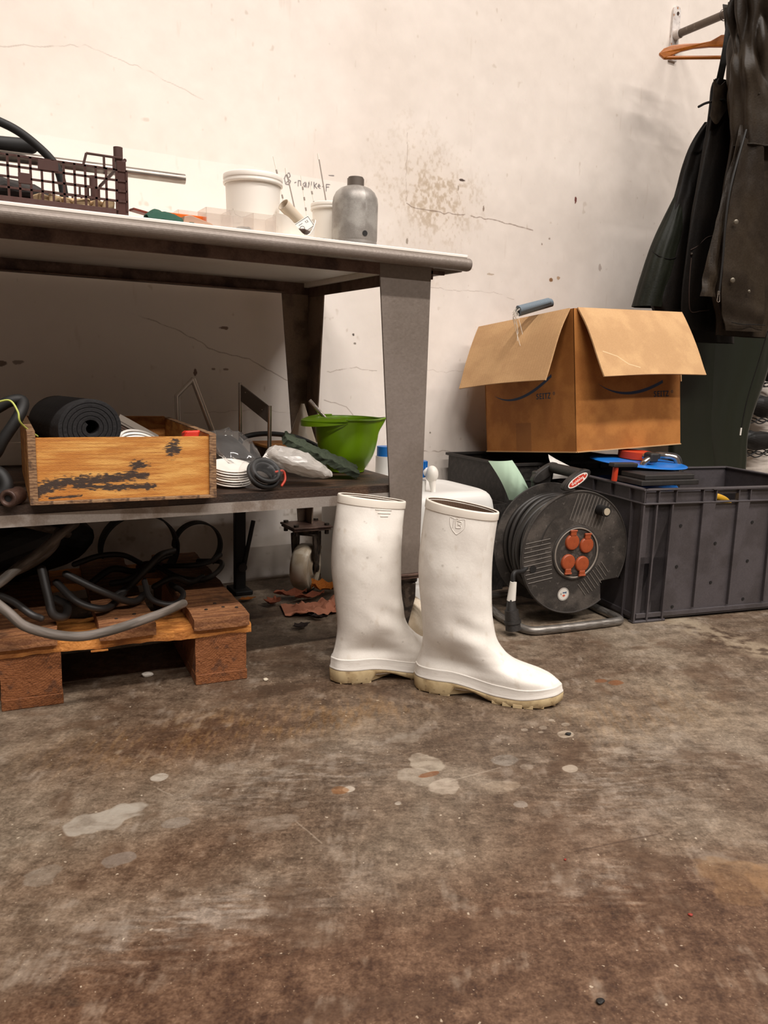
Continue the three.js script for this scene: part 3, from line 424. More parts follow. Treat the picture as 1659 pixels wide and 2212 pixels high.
for (const z of [-0.07, -0.47]) for (const x of [0.05, 0.39]) part(pallet, 'block', uvw(jitter(mv(new THREE.BoxGeometry(0.1, 0.0765, 0.14, 8, 6, 8), x, 0.0595, z), 0.004, 40)), M.palletEnd);
for (const z of [-0.07, -0.47]) part(pallet, 'cross_board', uvw(jitter(mv(new THREE.BoxGeometry(0.5, 0.0165, 0.14, 40, 2, 8), 0.2, 0.106, z), 0.007, 34)), M.palletFresh);
for (const [x, w, m] of [[0.03, 0.13, M.palletOld], [0.216, 0.1, M.palletOld], [0.39, 0.108, M.palletOld]]) part(pallet, 'deck_board', uvw(jitter(mv(new THREE.BoxGeometry(w, 0.022, 0.55, 8, 2, 30), x, 0.1255, -0.265), 0.005, 30)).rotateY(0), m);
part(pallet, 'splinter', uvw(bx(0.03, 0.002, 0.006, 0.165, 0.094, 0.003, 0)), M.palletFresh);
for (const [x, z] of [[0.37, -0.045], [0.405, -0.05], [0.43, -0.04], [0.395, -0.08], [0.2, -0.04], [0.235, -0.06]]) part(pallet, 'nail_head', cyl(0.0035, 0.0015, x, 0.1372, z, 8), M.bolt);

const hoseTex = tex(128, 128, (u, v) => { const p = tfbm(u, v, 8, 4, 121); return mix([116, 106, 98], [80, 72, 64], sm(0.35, 0.7, p)); }, 1);
M.hoseGrey = std({ map: hoseTex, roughness: 0.6 });
M.cableDark = flat(0x171412, 0.55);
M.cableMid = flat(0x262220, 0.5);
const GC = 'cables heaped on the pallet';
const cable = (pts, r, m, label, g = GC) => solo('cable', label, 'cable', tube(pts, r, pts.length * 10, 10), m, [0, 0, 0], 0, g);
cable([[-0.83, 0.25, 0.66], [-0.773, 0.205, 0.72], [-0.741, 0.175, 0.735], [-0.677, 0.151, 0.738], [-0.616, 0.15, 0.735], [-0.52, 0.158, 0.70], [-0.456, 0.155, 0.64]], 0.0085, M.hoseGrey, 'thick grey hose curving across the front of the pallet');
cable([[-0.85, 0.19, 0.63], [-0.803, 0.211, 0.62], [-0.774, 0.226, 0.62], [-0.741, 0.246, 0.60], [-0.699, 0.266, 0.57], [-0.663, 0.288, 0.54], [-0.63, 0.3, 0.5]], 0.009, M.hoseGrey, 'grey hose rising diagonally from the left edge to the shelf rail');
cable([[-0.85, 0.17, 0.5], [-0.792, 0.195, 0.50], [-0.743, 0.213, 0.50], [-0.702, 0.232, 0.50], [-0.669, 0.253, 0.48], [-0.656, 0.274, 0.45]], 0.009, M.hoseGrey, 'grey hose rising just behind the diagonal one');
cable([[-0.735, 0.296, 0.43], [-0.715, 0.292, 0.43], [-0.687, 0.281, 0.42], [-0.656, 0.267, 0.4], [-0.63, 0.255, 0.385]], 0.008, M.hoseGrey, 'short grey hose end poking out under the shelf rail');
const DL = ['dark cable looping down at the left end of the heap', 'dark cable sagging across the left half of the heap', 'dark cable sloping from the added black bag to the middle board', 'dark cable rising steeply in the middle, nearer of two', 'dark cable rising steeply in the middle, farther of two', 'dark cable curling round the gap between middle and right boards', 'dark cable looped on the right end of the pallet', 'thin black cable lying across the right end of the pallet', 'dark cable crossing the left deck board', 'black cable arching behind the middle of the heap', 'black cable winding between the two steep cables and the right board', 'black cable deepest in the heap behind the middle board'];
for (const [i, pts, r, m] of [
  [[[-0.703, 0.238, 0.60], [-0.696, 0.19, 0.62], [-0.69, 0.16, 0.63], [-0.67, 0.15, 0.62], [-0.66, 0.157, 0.58], [-0.677, 0.165, 0.55]], 0.008, M.cableMid],
  [[[-0.675, 0.2, 0.56], [-0.642, 0.168, 0.60], [-0.593, 0.151, 0.60], [-0.54, 0.15, 0.50]], 0.007, M.cableMid],
  [[[-0.66, 0.22, 0.58], [-0.6, 0.185, 0.6], [-0.541, 0.152, 0.58], [-0.5, 0.148, 0.52]], 0.007, M.cableMid],
  [[[-0.56, 0.15, 0.52], [-0.525, 0.165, 0.50], [-0.491, 0.198, 0.50], [-0.463, 0.216, 0.48], [-0.414, 0.204, 0.40]], 0.007, M.cableMid],
  [[[-0.55, 0.149, 0.42], [-0.515, 0.155, 0.425], [-0.476, 0.179, 0.425], [-0.441, 0.19, 0.4], [-0.405, 0.178, 0.33]], 0.007, M.cableMid],
  [[[-0.508, 0.18, 0.54], [-0.506, 0.156, 0.58], [-0.483, 0.146, 0.60], [-0.456, 0.146, 0.60], [-0.433, 0.15, 0.55], [-0.44, 0.15, 0.48]], 0.006, M.cableMid],
  [[[-0.45, 0.17, 0.38], [-0.41, 0.152, 0.44], [-0.361, 0.146, 0.45], [-0.314, 0.146, 0.40], [-0.29, 0.155, 0.35], [-0.33, 0.15, 0.30]], 0.006, M.cableMid],
  [[[-0.43, 0.166, 0.38], [-0.38, 0.172, 0.42], [-0.33, 0.172, 0.4], [-0.295, 0.175, 0.36]], 0.006, M.cableDark],
  [[[-0.78, 0.2, 0.6], [-0.753, 0.188, 0.62], [-0.728, 0.168, 0.64], [-0.712, 0.158, 0.64]], 0.0065, M.cableMid],
  [[[-0.62, 0.19, 0.39], [-0.57, 0.205, 0.395], [-0.52, 0.2, 0.385], [-0.48, 0.175, 0.37]], 0.006, M.cableDark],
  [[[-0.48, 0.155, 0.5], [-0.44, 0.17, 0.5], [-0.4, 0.15, 0.48], [-0.36, 0.149, 0.44]], 0.006, M.cableDark],
  [[[-0.6, 0.16, 0.45], [-0.55, 0.18, 0.42], [-0.5, 0.165, 0.4], [-0.45, 0.155, 0.36]], 0.007, M.cableDark],
].map((q, i) => [i, ...q])) cable(pts, r, m, DL[i]);
solo('rubber_strip', 'wide black rubber loop standing behind the cables', 'rubber strip', grid(40, 4, (u, v) => { const a = Math.PI * (1.05 - 1.25 * u); return [-0.46 + 0.085 * Math.cos(a), 0.185 + 0.08 * Math.sin(a), 0.24 + 0.05 * v]; }, 0.004), M.rubber);
solo('rubber_strip', 'smaller black rubber loop at the right end of the cable heap', 'rubber strip', grid(40, 4, (u, v) => { const a = Math.PI * (1.0 - 1.3 * u); return [-0.322 + 0.055 * Math.cos(a), 0.18 + 0.055 * Math.sin(a), 0.25 + 0.03 * v]; }, 0.004), M.rubber);
{
  const g = jitter(mv(new THREE.IcosahedronGeometry(1, 5).scale(0.19, 0.085, 0.1), -0.76, 0.226, 0.275), 0.04, 12); const p = g.attributes.position; for (let i = 0; i < p.count; i++) if (p.getY(i) < 0.141) p.setY(i, 0.141); g.computeVertexNormals();
  solo('plastic_bag', 'added black bag standing in for the darkness behind the cables on the pallet', 'bag', g, flat(0x0d0b0b, 0.5));  // black lump added to fill the deep shade behind the cables
  const h = jitter(mv(new THREE.IcosahedronGeometry(1, 4).scale(0.032, 0.012, 0.03), -0.45, 0.156, 0.33), 0.01, 20);
  solo('rag', 'dark red cloth between the cables', 'rag', h, flat(0x4a1420, 0.85));
}
// folding trestle foot behind the pallet
const trest = thing('folding_trestle', 'dark folded metal trestle standing against the wall under the shelf', 'trestle', [-0.16, 0, 0.1]);
part(trest, 'upright', uvw(bx(0.03, 0.34, 0.02, 0.0, 0.175, 0, 0.003)), M.rubber);
part(trest, 'brace', rod([0.005, 0.06, 0.012], [0.035, 0.2, 0.012], 0.006, 10), M.cableDark);
part(trest, 'hinge_knob', mv(rot(cyl(0.012, 0.02, 0, 0, 0, 18), Math.PI / 2), 0.0, 0.075, 0.018), M.cableMid);
part(trest, 'foot', bx(0.05, 0.012, 0.08, 0, 0.006, 0, 0.003), M.rubber);

// autumn leaves and packing paper
const leafMat = (c, d, s) => std({ map: mottle(c, d, 7, 0.08, 0.3, 0.7, 14, s), roughness: 0.8, side: THREE.DoubleSide });
const leafM = [leafMat(0xc87a20, 0x9c5214, 131), leafMat(0x9a5638, 0x743a22, 132), leafMat(0x2e1c14, 0x1f120d, 133)];
function leafGeo(len, wid, curl, lobes) {
  return grid(18, 8, (u, v) => { const s = u, prof = Math.sin(Math.PI * Math.pow(s, 0.8)) * (1 - 0.35 * Math.abs(Math.sin(s * Math.PI * lobes))); const z = (v - 0.5) * wid * prof; return [(s - 0.5) * len, curl * (Math.pow(Math.abs(v - 0.5) * 2, 2) * 0.5 * prof + Math.pow((s - 0.5) * 2, 2) * 0.4) + 0.002 + (fbm(s * 5 + len * 90, v * 4, 2) - 0.5) * curl * 0.5 + curl * 0.25, z]; }, 0.0006);
}
for (const [x, z, l, w, c, r, m, lab] of [
  [0.04, 0.225, 0.1, 0.08, 0.05, 0.3, 0, 'large curled orange leaf beside the rear castor wheel'], [-0.06, 0.22, 0.09, 0.05, 0.03, -0.2, 1, 'brown curled leaf left of the rear castor wheel'], [-0.02, 0.258, 0.09, 0.035, 0.028, 0.1, 1, 'reddish brown leaf in front of the rear castor wheel'],
  [-0.12, 0.25, 0.06, 0.05, 0.02, 1.0, 1, 'dull brown leaf lying at the left of the leaf litter'], [-0.126, 0.452, 0.05, 0.036, 0.012, 0.2, 2, 'nearly black leaf on the shaded floor, the larger of two'], [-0.064, 0.41, 0.05, 0.02, 0.016, -0.7, 2, 'nearly black narrow leaf on the shaded floor'], [-0.17, 0.19, 0.05, 0.03, 0.008, 0.1, 0, 'small orange leaf scrap behind the pallet'],
]) solo('leaf', lab, 'leaf', leafGeo(l, w, c, 3), leafM[m], [x, 0.001, z], r, 'fallen leaves under the bench');
{
  const g = grid(40, 24, (u, v) => { const x = (u - 0.5) * 0.2, z = (v - 0.5) * 0.1; return [x, 0.004 + 0.03 * Math.abs(fbm(u * 7 + 5, v * 6, 3) - 0.45) * 2 * sm(0, 0.2, u) + 0.012 * sm(0.6, 1, u), z + 0.02 * Math.sin(u * 5)]; }, 0.0006);
  solo('packing_paper', 'crumpled pinkish brown packing paper on the floor under the bench', 'paper', g, std({ color: 0xb27458, roughness: 0.8, side: THREE.DoubleSide }), [-0.02, 0.0005, 0.335], -0.25);
}
// crumbs on the floor
const crumb = (x, z, s, m, lab, nm = 'pebble', cat = 'debris') => solo(nm, lab, cat, jitter(new THREE.IcosahedronGeometry(s, 2).scale(1.3, 0.6, 0.9), s * 0.8, 0.6 / s), m, [x, s * 0.5, z], rr(0, 3));
crumb(-0.102, 0.617, 0.006, M.rubber, 'small black crumb beside the heel of the left boot');
crumb(-0.301, 1.629, 0.004, M.rubber, 'small dark crumb at the bottom right of the floor');
crumb(-0.111, 1.579, 0.0022, flat(0x8a2a1e, 0.6), 'tiny red crumb on the floor at the right', 'red_crumb');
crumb(-0.172, 1.432, 0.0018, flat(0x8a2a1e, 0.6), 'tiny red crumb on the floor below the boots', 'red_crumb');
crumb(-0.313, 0.715, 0.005, flat(0xc9bda8, 0.7), 'pale crumb on the floor between pallet and boots');
crumb(0.078, 1.158, 0.004, M.rubber, 'small black crumb on a pale spot in front of the boot toe');
crumb(-0.52, 0.6, 0.009, flat(0xd8d0c4, 0.7), 'white crumb on the floor under the pallet opening');

// ------------------------------------------------------------------ things on the lower shelf
const plyTex = tex(1024, 384, (u, v) => { const g = tfbm(u * 0.8, v * 2.2, 6, 5, 141), s = tfbm(u * 0.5, v * 6, 12, 4, 143), f = tn(u * 0.5, v * 3, 128, 144); let c = mix([222, 166, 88], [190, 122, 50], sm(0.25, 0.75, g)); c = mix(c, [150, 88, 34], sm(0.55, 0.8, s) * 0.55); const k = (f - 0.5) * 26; c = [c[0] + k, c[1] + k, c[2] + k * 0.8];
  // tar-like smear, as on the drawer front
  const x = u * 0.31, y = v * 0.108; let d = 9; const P = [[0.004, 0.018], [0.03, 0.03], [0.065, 0.037], [0.1, 0.037], [0.13, 0.04], [0.165, 0.042], [0.188, 0.044]]; for (let i = 1; i < P.length; i++) d = Math.min(d, segD(x, y, P[i - 1], P[i]) / (0.012 - 0.0011 * i)); const P2 = [[0.07, 0.03], [0.13, 0.024], [0.2, 0.024]]; for (let i = 1; i < 3; i++) d = Math.min(d, segD(x, y, P2[i - 1], P2[i]) / 0.005); d = Math.min(d, Math.hypot((x - 0.235) / 0.012, (y - 0.088) / 0.014), Math.hypot((x - 0.175) / 0.014, (y - 0.06) / 0.008), Math.hypot((x - 0.165) / 0.012, (y - 0.048) / 0.006), segD(x, y, [0.03, 0.01], [0.08, 0.012]) / 0.002);
  const gr = fbm(u * 46, v * 60, 3); c = mix(c, [50, 38, 34], sm(1.25, 0.5, d + (gr - 0.5) * 2.0) * 0.92); return c; });
plyTex.wrapS = plyTex.wrapT = THREE.ClampToEdgeWrapping;
M.plyFront = std({ map: plyTex, roughness: 0.55, bumpMap: bumpFine, bumpScale: 0.0003 });
M.ply = std({ map: woodTex(0xc98d47, 0xa9682b, 0x7c4a20, 151, 0.25), roughness: 0.6 });
M.plyEdge = std({ map: woodTex(0x9c7a58, 0x6a4c34, 0x3a281c, 156, 0.06), roughness: 0.7 });
const DY = 0.3815, drawer = thing('plywood_box', 'shallow orange plywood drawer box with black smears on its front', 'wooden box', [-0.5755, 0.3806, 0.744], -3.0 * D);
{
  const w = 0.305, h = 0.109, d = 0.42; // origin: middle of the front bottom edge
  const front = new THREE.BoxGeometry(w - 0.024, h - 0.006, 0.012); mv(front, 0, h / 2 + 0.003, -0.008); { const uv = front.attributes.uv, p = front.attributes.position; for (let i = 0; i < p.count; i++) uv.setXY(i, (p.getX(i) + w / 2) / w, p.getY(i) / h); }
  part(drawer, 'front_panel', front, M.plyFront, 'orange plywood panel with black smears');
  for (const s of [-1, 1]) { const tall = s < 0 ? 0.01 : 0.004; part(drawer, 'side_panel', uvw(bx(0.012, h + tall, d, s * (w / 2 - 0.006), (h + tall) / 2, -d / 2, 0.001)), M.ply); part(drawer, 'side_edge', uvw(bx(0.0125, h + tall, 0.004, s * (w / 2 - 0.006), (h + tall) / 2, 0.0005, 0.001)), M.plyEdge); part(drawer, 'top_edge', uvw(bx(0.0125, 0.002, d - 0.004, s * (w / 2 - 0.006), h + tall + 0.0005, -d / 2, 0.0005)), M.plyEdge); }
  part(drawer, 'back_panel', uvw(bx(w - 0.024, h + 0.008, 0.012, 0, (h + 0.008) / 2, -d + 0.006, 0.001)), M.ply);
  part(drawer, 'base_panel', uvw(bx(w - 0.02, 0.006, d - 0.01, 0, 0.005, -d / 2, 0.001)), M.plyEdge);
  part(drawer, 'bottom_edge', uvw(bx(w, 0.006, 0.005, 0, 0.003, 0.0005, 0.001)), M.plyEdge);
}
// rolled black mat leaning in the drawer
{
  const spir = []; const turns = 5.4, r0 = 0.012, r1 = 0.056, N = 260; const th = 0.0074;
  const path = (t, o) => { const a = t * turns * 2 * Math.PI + 2.2, r = r0 + (r1 - r0) * t + o; return [r * Math.cos(a), r * Math.sin(a) * 0.93]; };
  for (let i = 0; i <= N; i++) spir.push(path(i / N, th / 2)); for (let i = N; i >= 0; i--) spir.push(path(i / N, -th / 2));
  const g = ext(spir, 0.22, 0.0009).translate(0, 0, -0.22);
  const m = solo('rolled_mat', 'thick roll of black foam mat lying in the wooden drawer', 'mat', toCreasedNormals(clean(g), 30 * D), std({ color: 0x141112, roughness: 0.8, bumpMap: bumpFine, bumpScale: 0.0006 }), [-0.613, 0.4965, 0.63]);
  m.rotation.set(-0.02, 0.13, 0.1);
}
// booklets and papers in the drawer
const paperM = flat(0xbdb2a6, 0.8), paperB = flat(0x7a6458, 0.8);
for (const [x, y, z, w, d, rz, m, lab] of [[-0.505, 0.483, 0.5, 0.085, 0.06, -0.5, paperM, 'white booklet leaning uppermost in the wooden drawer'], [-0.512, 0.476, 0.505, 0.085, 0.06, -0.5, paperB, 'brown booklet under the white booklet in the drawer'], [-0.519, 0.469, 0.51, 0.085, 0.06, -0.5, paperM, 'grey booklet lowest of the leaning booklets in the drawer']]) { const o = solo('booklet', lab, 'booklet', mg(bx(w, 0.005, d, 0, 0, 0, 0.001), bx(w, 0.0012, d + 0.002, 0, 0.0034, 0, 0)), m, [x, y, z]); o.rotation.set(0.1, -0.25, rz); }
for (let i = 0; i < 3; i++) { const o = solo('white_cable', 'white cable arching out of the drawer beside the mat, ' + ['outermost', 'middle', 'innermost'][i] + ' of three', 'cable', tube([[-0.565, 0.455, 0.585 + i * 0.008], [-0.55, 0.483 - i * 0.005, 0.58 + i * 0.008], [-0.52, 0.486 - i * 0.005, 0.575 + i * 0.008], [-0.49, 0.474 - i * 0.005, 0.565 + i * 0.008], [-0.47, 0.45, 0.555 + i * 0.008]], 0.0028, 30, 8), M.white); }
solo('cloth_scrap', 'bright red scrap at the right inside the drawer', 'cloth', jitter(bx(0.028, 0.016, 0.026, -0.452, 0.487, 0.69, 0.004), 0.01, 70), flat(0xd9341f, 0.6));
solo('filling_stuff', 'tangle of dark oddments filling the drawer bottom', 'oddments', jitter(mv(new THREE.BoxGeometry(0.27, 0.05, 0.34, 20, 4, 24).scale(0.92, 0.6, 1), -0.565, 0.412, 0.535), 0.012, 30), flat(0x2e2622, 0.8)).userData.kind = 'stuff';
// black hose bent over the left end of the drawer, green-yellow wire, small roller
solo('black_hose', 'black rubber hose bent double left of the wooden drawer', 'hose', tube([[-0.84, 0.5, 0.66], [-0.775, 0.528, 0.66], [-0.745, 0.545, 0.665], [-0.726, 0.545, 0.67], [-0.735, 0.522, 0.69], [-0.759, 0.485, 0.69], [-0.776, 0.455, 0.68], [-0.82, 0.415, 0.66]], 0.0095, 90, 12), M.rubber);
solo('black_hose', 'thick black hose end curling on the shelf by the roller', 'hose', tube([[-0.83, 0.42, 0.69], [-0.79, 0.432, 0.69], [-0.768, 0.43, 0.7], [-0.76, 0.41, 0.71], [-0.775, 0.393, 0.71], [-0.82, 0.39, 0.7]], 0.011, 60, 12), M.rubber);
solo('earth_wire', 'thin green and yellow wire hanging beside the black mat', 'wire', tube([[-0.79, 0.535, 0.68], [-0.761, 0.546, 0.69], [-0.746, 0.547, 0.7], [-0.737, 0.53, 0.71], [-0.735, 0.515, 0.71], [-0.722, 0.5, 0.69], [-0.706, 0.487, 0.67]], 0.0016, 60, 8), flat(0xb9c060, 0.5));
{ const t = thing('steel_roller', 'small steel roller with a bored centre on the shelf at the left', 'roller', [-0.751, SH(-0.75) + 0.0145, 0.715]); part(t, 'ring', uvw(rot(lathe([[0.006, -0.02], [0.012, -0.021], [0.0145, -0.018], [0.0145, 0.018], [0.012, 0.021], [0.006, 0.02], [0.006, -0.02]], 32), Math.PI / 2, -0.5, 0)), M.steelDark); part(t, 'bore', rot(cyl(0.0062, 0.034, 0, 0, 0, 16), Math.PI / 2, -0.5, 0), M.rubber); }
solo('board', 'long white board standing behind the drawer on the shelf', 'board', uvw(bx(0.7, 0.05, 0.012, -0.75, SH(-0.4) + 0.0262, 0.2, 0.001)), M.underside);
// bent chrome frame behind the drawer
{
  const t = thing('bent_bar', 'flat chrome bar bent into a frame behind the drawer', 'metal frame', [0, 0, 0]);
  part(t, 'bar', mg(rod([-0.372, SH(-0.37) + 0.003, 0.3], [-0.375, 0.541, 0.3], 0.006, 10), rod([-0.375, 0.541, 0.3], [-0.338, 0.579, 0.3], 0.006, 10), rod([-0.338, 0.579, 0.3], [-0.266, SH(-0.26) + 0.004, 0.3], 0.0065, 10), mv(new THREE.SphereGeometry(0.006, 12, 8), -0.375, 0.541, 0.3), mv(new THREE.SphereGeometry(0.0065, 12, 8), -0.338, 0.579, 0.3)), flat(0xcdc5bd, 0.3, 0.55));
}
// plate carried by two chrome rods
{
  const t = thing('metal_stand', 'two chrome rods joined by a grey metal plate standing on the shelf', 'metal stand');
  const a = [-0.232, 0.574, 0.32], b = [-0.195, 0.526, 0.415];
  part(t, 'rod', rod([a[0], SH(-0.23) + 0.001, a[2]], [a[0], a[1], a[2]], 0.0045, 14), M.chrome); part(t, 'rod', rod([b[0], SH(-0.2) + 0.001, b[2]], [b[0], b[1], b[2]], 0.0048, 14), M.chrome);
  const g = grid(1, 1, (u, v) => [a[0] + (b[0] - a[0]) * u + 0.002, a[1] - 0.003 + (b[1] - a[1]) * u - v * 0.038, a[2] + (b[2] - a[2]) * u], 0.004);
  part(t, 'plate', g, flat(0x6b625b, 0.4, 0.5));
  for (const [u, v] of [[0.18, 0.35], [0.75, 0.6]]) part(t, 'rivet', mv(new THREE.SphereGeometry(0.0025, 10, 8), a[0] + (b[0] - a[0]) * u, a[1] + (b[1] - a[1]) * u - v * 0.038, a[2] + (b[2] - a[2]) * u + 0.002), M.chrome);
}
// dark folder and the bagged oddments
{ const o = solo('dark_folder', 'dark grey curved plastic sheet beside the drawer', 'plastic sheet', grid(16, 12, (u, v) => [-0.39 + u * 0.135 + 0.01 * v, Math.max(0.384, 0.388 + 0.07 * Math.cos((v) * 1.5) + (fbm(u * 3, v * 3, 2) - 0.5) * 0.006 - 0.03 * sm(0.75, 1, u)), 0.40 + v * 0.17], 0.002), flat(0x3d3733, 0.45)); }
const clearBag = phy({ color: 0xffffff, roughness: 0.06, transmission: 0.97, thickness: 0, ior: 1.25, side: THREE.DoubleSide });
const cloudBag = phy({ color: 0xd8d2cb, roughness: 0.25, transmission: 0.5, thickness: 0, ior: 1.45, side: THREE.DoubleSide });
for (let i = 0; i < 7; i++) solo('saucer', 'white round plastic saucer in the stack beside the drawer, number ' + ['one', 'two', 'three', 'four', 'five', 'six', 'seven'][i] + ' from the bottom', 'saucer', lathe([[0, 0], [0.036, 0], [0.04, 0.0015], [0.0405, 0.0035], [0.038, 0.004], [0.036, 0.0025], [0.02, 0.0025], [0, 0.0028]], 40), M.white, [-0.356 + (i % 2) * 0.002, SH(-0.35) + 0.0105 + i * 0.0048, 0.63 + (i % 3) * 0.0015], 0, 'stacked white lids on the shelf').rotation.set(0.2, 0, 0);
function sack(w, h, d, s, mat, name, label, cat, pos, ry, sag_ = 0.5) { // crumpled pouch
  const rings = []; for (let j = 0; j <= 14; j++) { const v = j / 14, ring = []; for (let i = 0; i < 40; i++) { const a = -i / 40 * Math.PI * 2; const th = Math.pow(Math.sin(Math.PI * Math.min(1, v * 0.97 + 0.02)), sag_); const nx = (fbm(Math.cos(a) * 3 + s, v * 5 + Math.sin(a) * 3, 3) - 0.5); ring.push([Math.cos(a) * w / 2 * (0.86 + 0.14 * th) * (1 + nx * 0.22), v * h + nx * 0.008 * th, Math.sin(a) * d / 2 * Math.max(0.03, th) * (1 + nx * 1.0)]); } rings.push(ring); }
  const m = solo(name, label, cat, loft(rings, 3), mat, pos, ry); return m;
}
{ const b = sack(0.085, 0.12, 0.05, 3, clearBag, 'plastic_bag', 'clear plastic bag wrapped over the stacked white lids', 'bag', [-0.34, SH(-0.33) + 0.055, 0.67], 0.3); b.rotation.set(-1.2, 0.1, 0.1); }
// black cable coil in a bag
{
  const t = thing('cable_coil', 'coil of black cable in a small clear bag at the shelf edge', 'cable', [-0.312, SH(-0.32) + 0.006, 0.694]);
  const g = []; for (let i = 0; i < 5; i++) g.push(mv(new THREE.TorusGeometry(0.022 + (i % 3) * 0.004, 0.0045, 10, 40), 0, 0, (i - 2) * 0.006));
  part(t, 'coil', rot(mg(g), -0.75, 0.25, 0.1).translate(0, 0.025, 0), M.rubber);
  part(t, 'red_wire', tube([[0.02, 0.03, 0.012], [0.038, 0.03, 0.005], [0.04, 0.015, 0.01], [0.03, 0.004, 0.018]], 0.0025, 24, 8), flat(0xa8341f, 0.5));
  const bag = part(t, 'bag', jitter(new THREE.IcosahedronGeometry(1, 4).scale(0.046, 0.028, 0.03), 0.014, 40).translate(0, 0.026, 0.004), clearBag, 'clear bag'); bag.rotation.set(-0.3, 0, 0.15);
}
{ // cloudy bag: a slumped pillow lying on the shelf with its mouth up to the left
  const g = new THREE.IcosahedronGeometry(1, 6), p = g.attributes.position; for (let i = 0; i < p.count; i++) { let x = p.getX(i), y = p.getY(i), z = p.getZ(i); const n = fbm(x * 3 + 4, z * 3 + y * 2, 3) - 0.5, c = Math.abs(fbm(x * 6 + 9, y * 6 + z * 3, 2) - 0.5); x = x * 0.068; z = z * 0.042; y = y * (0.026 + 0.007 * n) * (1 - 0.3 * (p.getX(i) + 1) * 0.5); y += n * 0.014 - c * 0.012 + 0.02 - 0.32 * x; if (y < -0.026) y = -0.026; p.setXYZ(i, x, y, z); } g.computeVertexNormals();
  solo('zip_bag', 'cloudy zip bag of white granules slumped in front of the green pad', 'bag', g, cloudBag, [-0.226, SH(-0.2) + 0.0275, 0.664], -0.22);
}
solo('bag_zip', 'printed zip strip of the cloudy bag folded towards the rods', 'zip strip', (() => { const g = grid(12, 2, (u, v) => [-0.3 + u * 0.032 - v * 0.012, 0.428 + u * 0.022 + v * 0.008, 0.668 - u * 0.01 + 0.003 * Math.sin(u * 9)], 0.001); return g; })(), std({ map: canvasTex(128, 48, (c, w, h) => { c.fillStyle = '#cfcac4'; c.fillRect(0, 0, w, h); c.fillStyle = '#6b645e'; for (let i = 0; i < 9; i++) c.fillRect(6 + i * 14, 12, 7, 20); }), roughness: 0.5 }));
{ const g = jitter(mv(new THREE.BoxGeometry(0.175, 0.014, 0.05, 50, 4, 14), 0, 0, 0), 0.007, 120); const m = solo('scouring_pad', 'long dark green scouring pad sloping down beside the bowl', 'pad', g, std({ map: mottle(0x46523f, 0x646e58, 14, 0.06, 0.3, 0.7, 30, 161), roughness: 0.95, bumpMap: bumpFine, bumpScale: 0.002 }), [-0.148, 0.4325, 0.597]); m.rotation.set(0.3, -0.28, -0.36); }
solo('thin_board', 'thin wooden board lying flat behind the chrome rods', 'board', uvw(bx(0.09, 0.006, 0.14, -0.142, 0.4275, 0.32, 0.001)), M.ply);
solo('thin_board', 'grey board under the thin wooden board behind the rods', 'board', uvw(bx(0.08, 0.04, 0.13, -0.142, SH(-0.16) + 0.0225, 0.31, 0.001)), M.steelDark);
solo('black_tube', 'black rubber tube arching behind the green bowl', 'tube', tube([[-0.25, 0.43, 0.36], [-0.23, 0.449, 0.345], [-0.178, 0.456, 0.34], [-0.11, 0.449, 0.33], [-0.075, 0.438, 0.345], [-0.045, 0.42, 0.365], [-0.03, 0.395, 0.37]], 0.006, 70, 12), M.rubber);
{ // two translucent plastic cones
  const cone = (h, r, m, lab, pos, rx, rz) => { const g = grid(24, 10, (u, v) => { const a = Math.PI * (0.15 + 1.4 * u), R = r * (1 - v) + 0.003; return [R * Math.cos(a), v * h, R * Math.sin(a)]; }, 0.0012); const o = solo('plastic_funnel', lab, 'funnel', g, m, pos); o.rotation.set(rx, 0.4, rz); return o; };
  cone(0.14, 0.045, flat(0xb5a898, 0.5), 'translucent grey plastic cone standing behind the green bowl', [-0.05, SH(-0.0) + 0.001, 0.265], 0, 0.0);
  cone(0.11, 0.036, flat(0xc9bfb2, 0.5), 'whitish plastic cone against the rear bench leg behind the bowl', [-0.022, SH(0) + 0.001, 0.175], 0, 0);
}
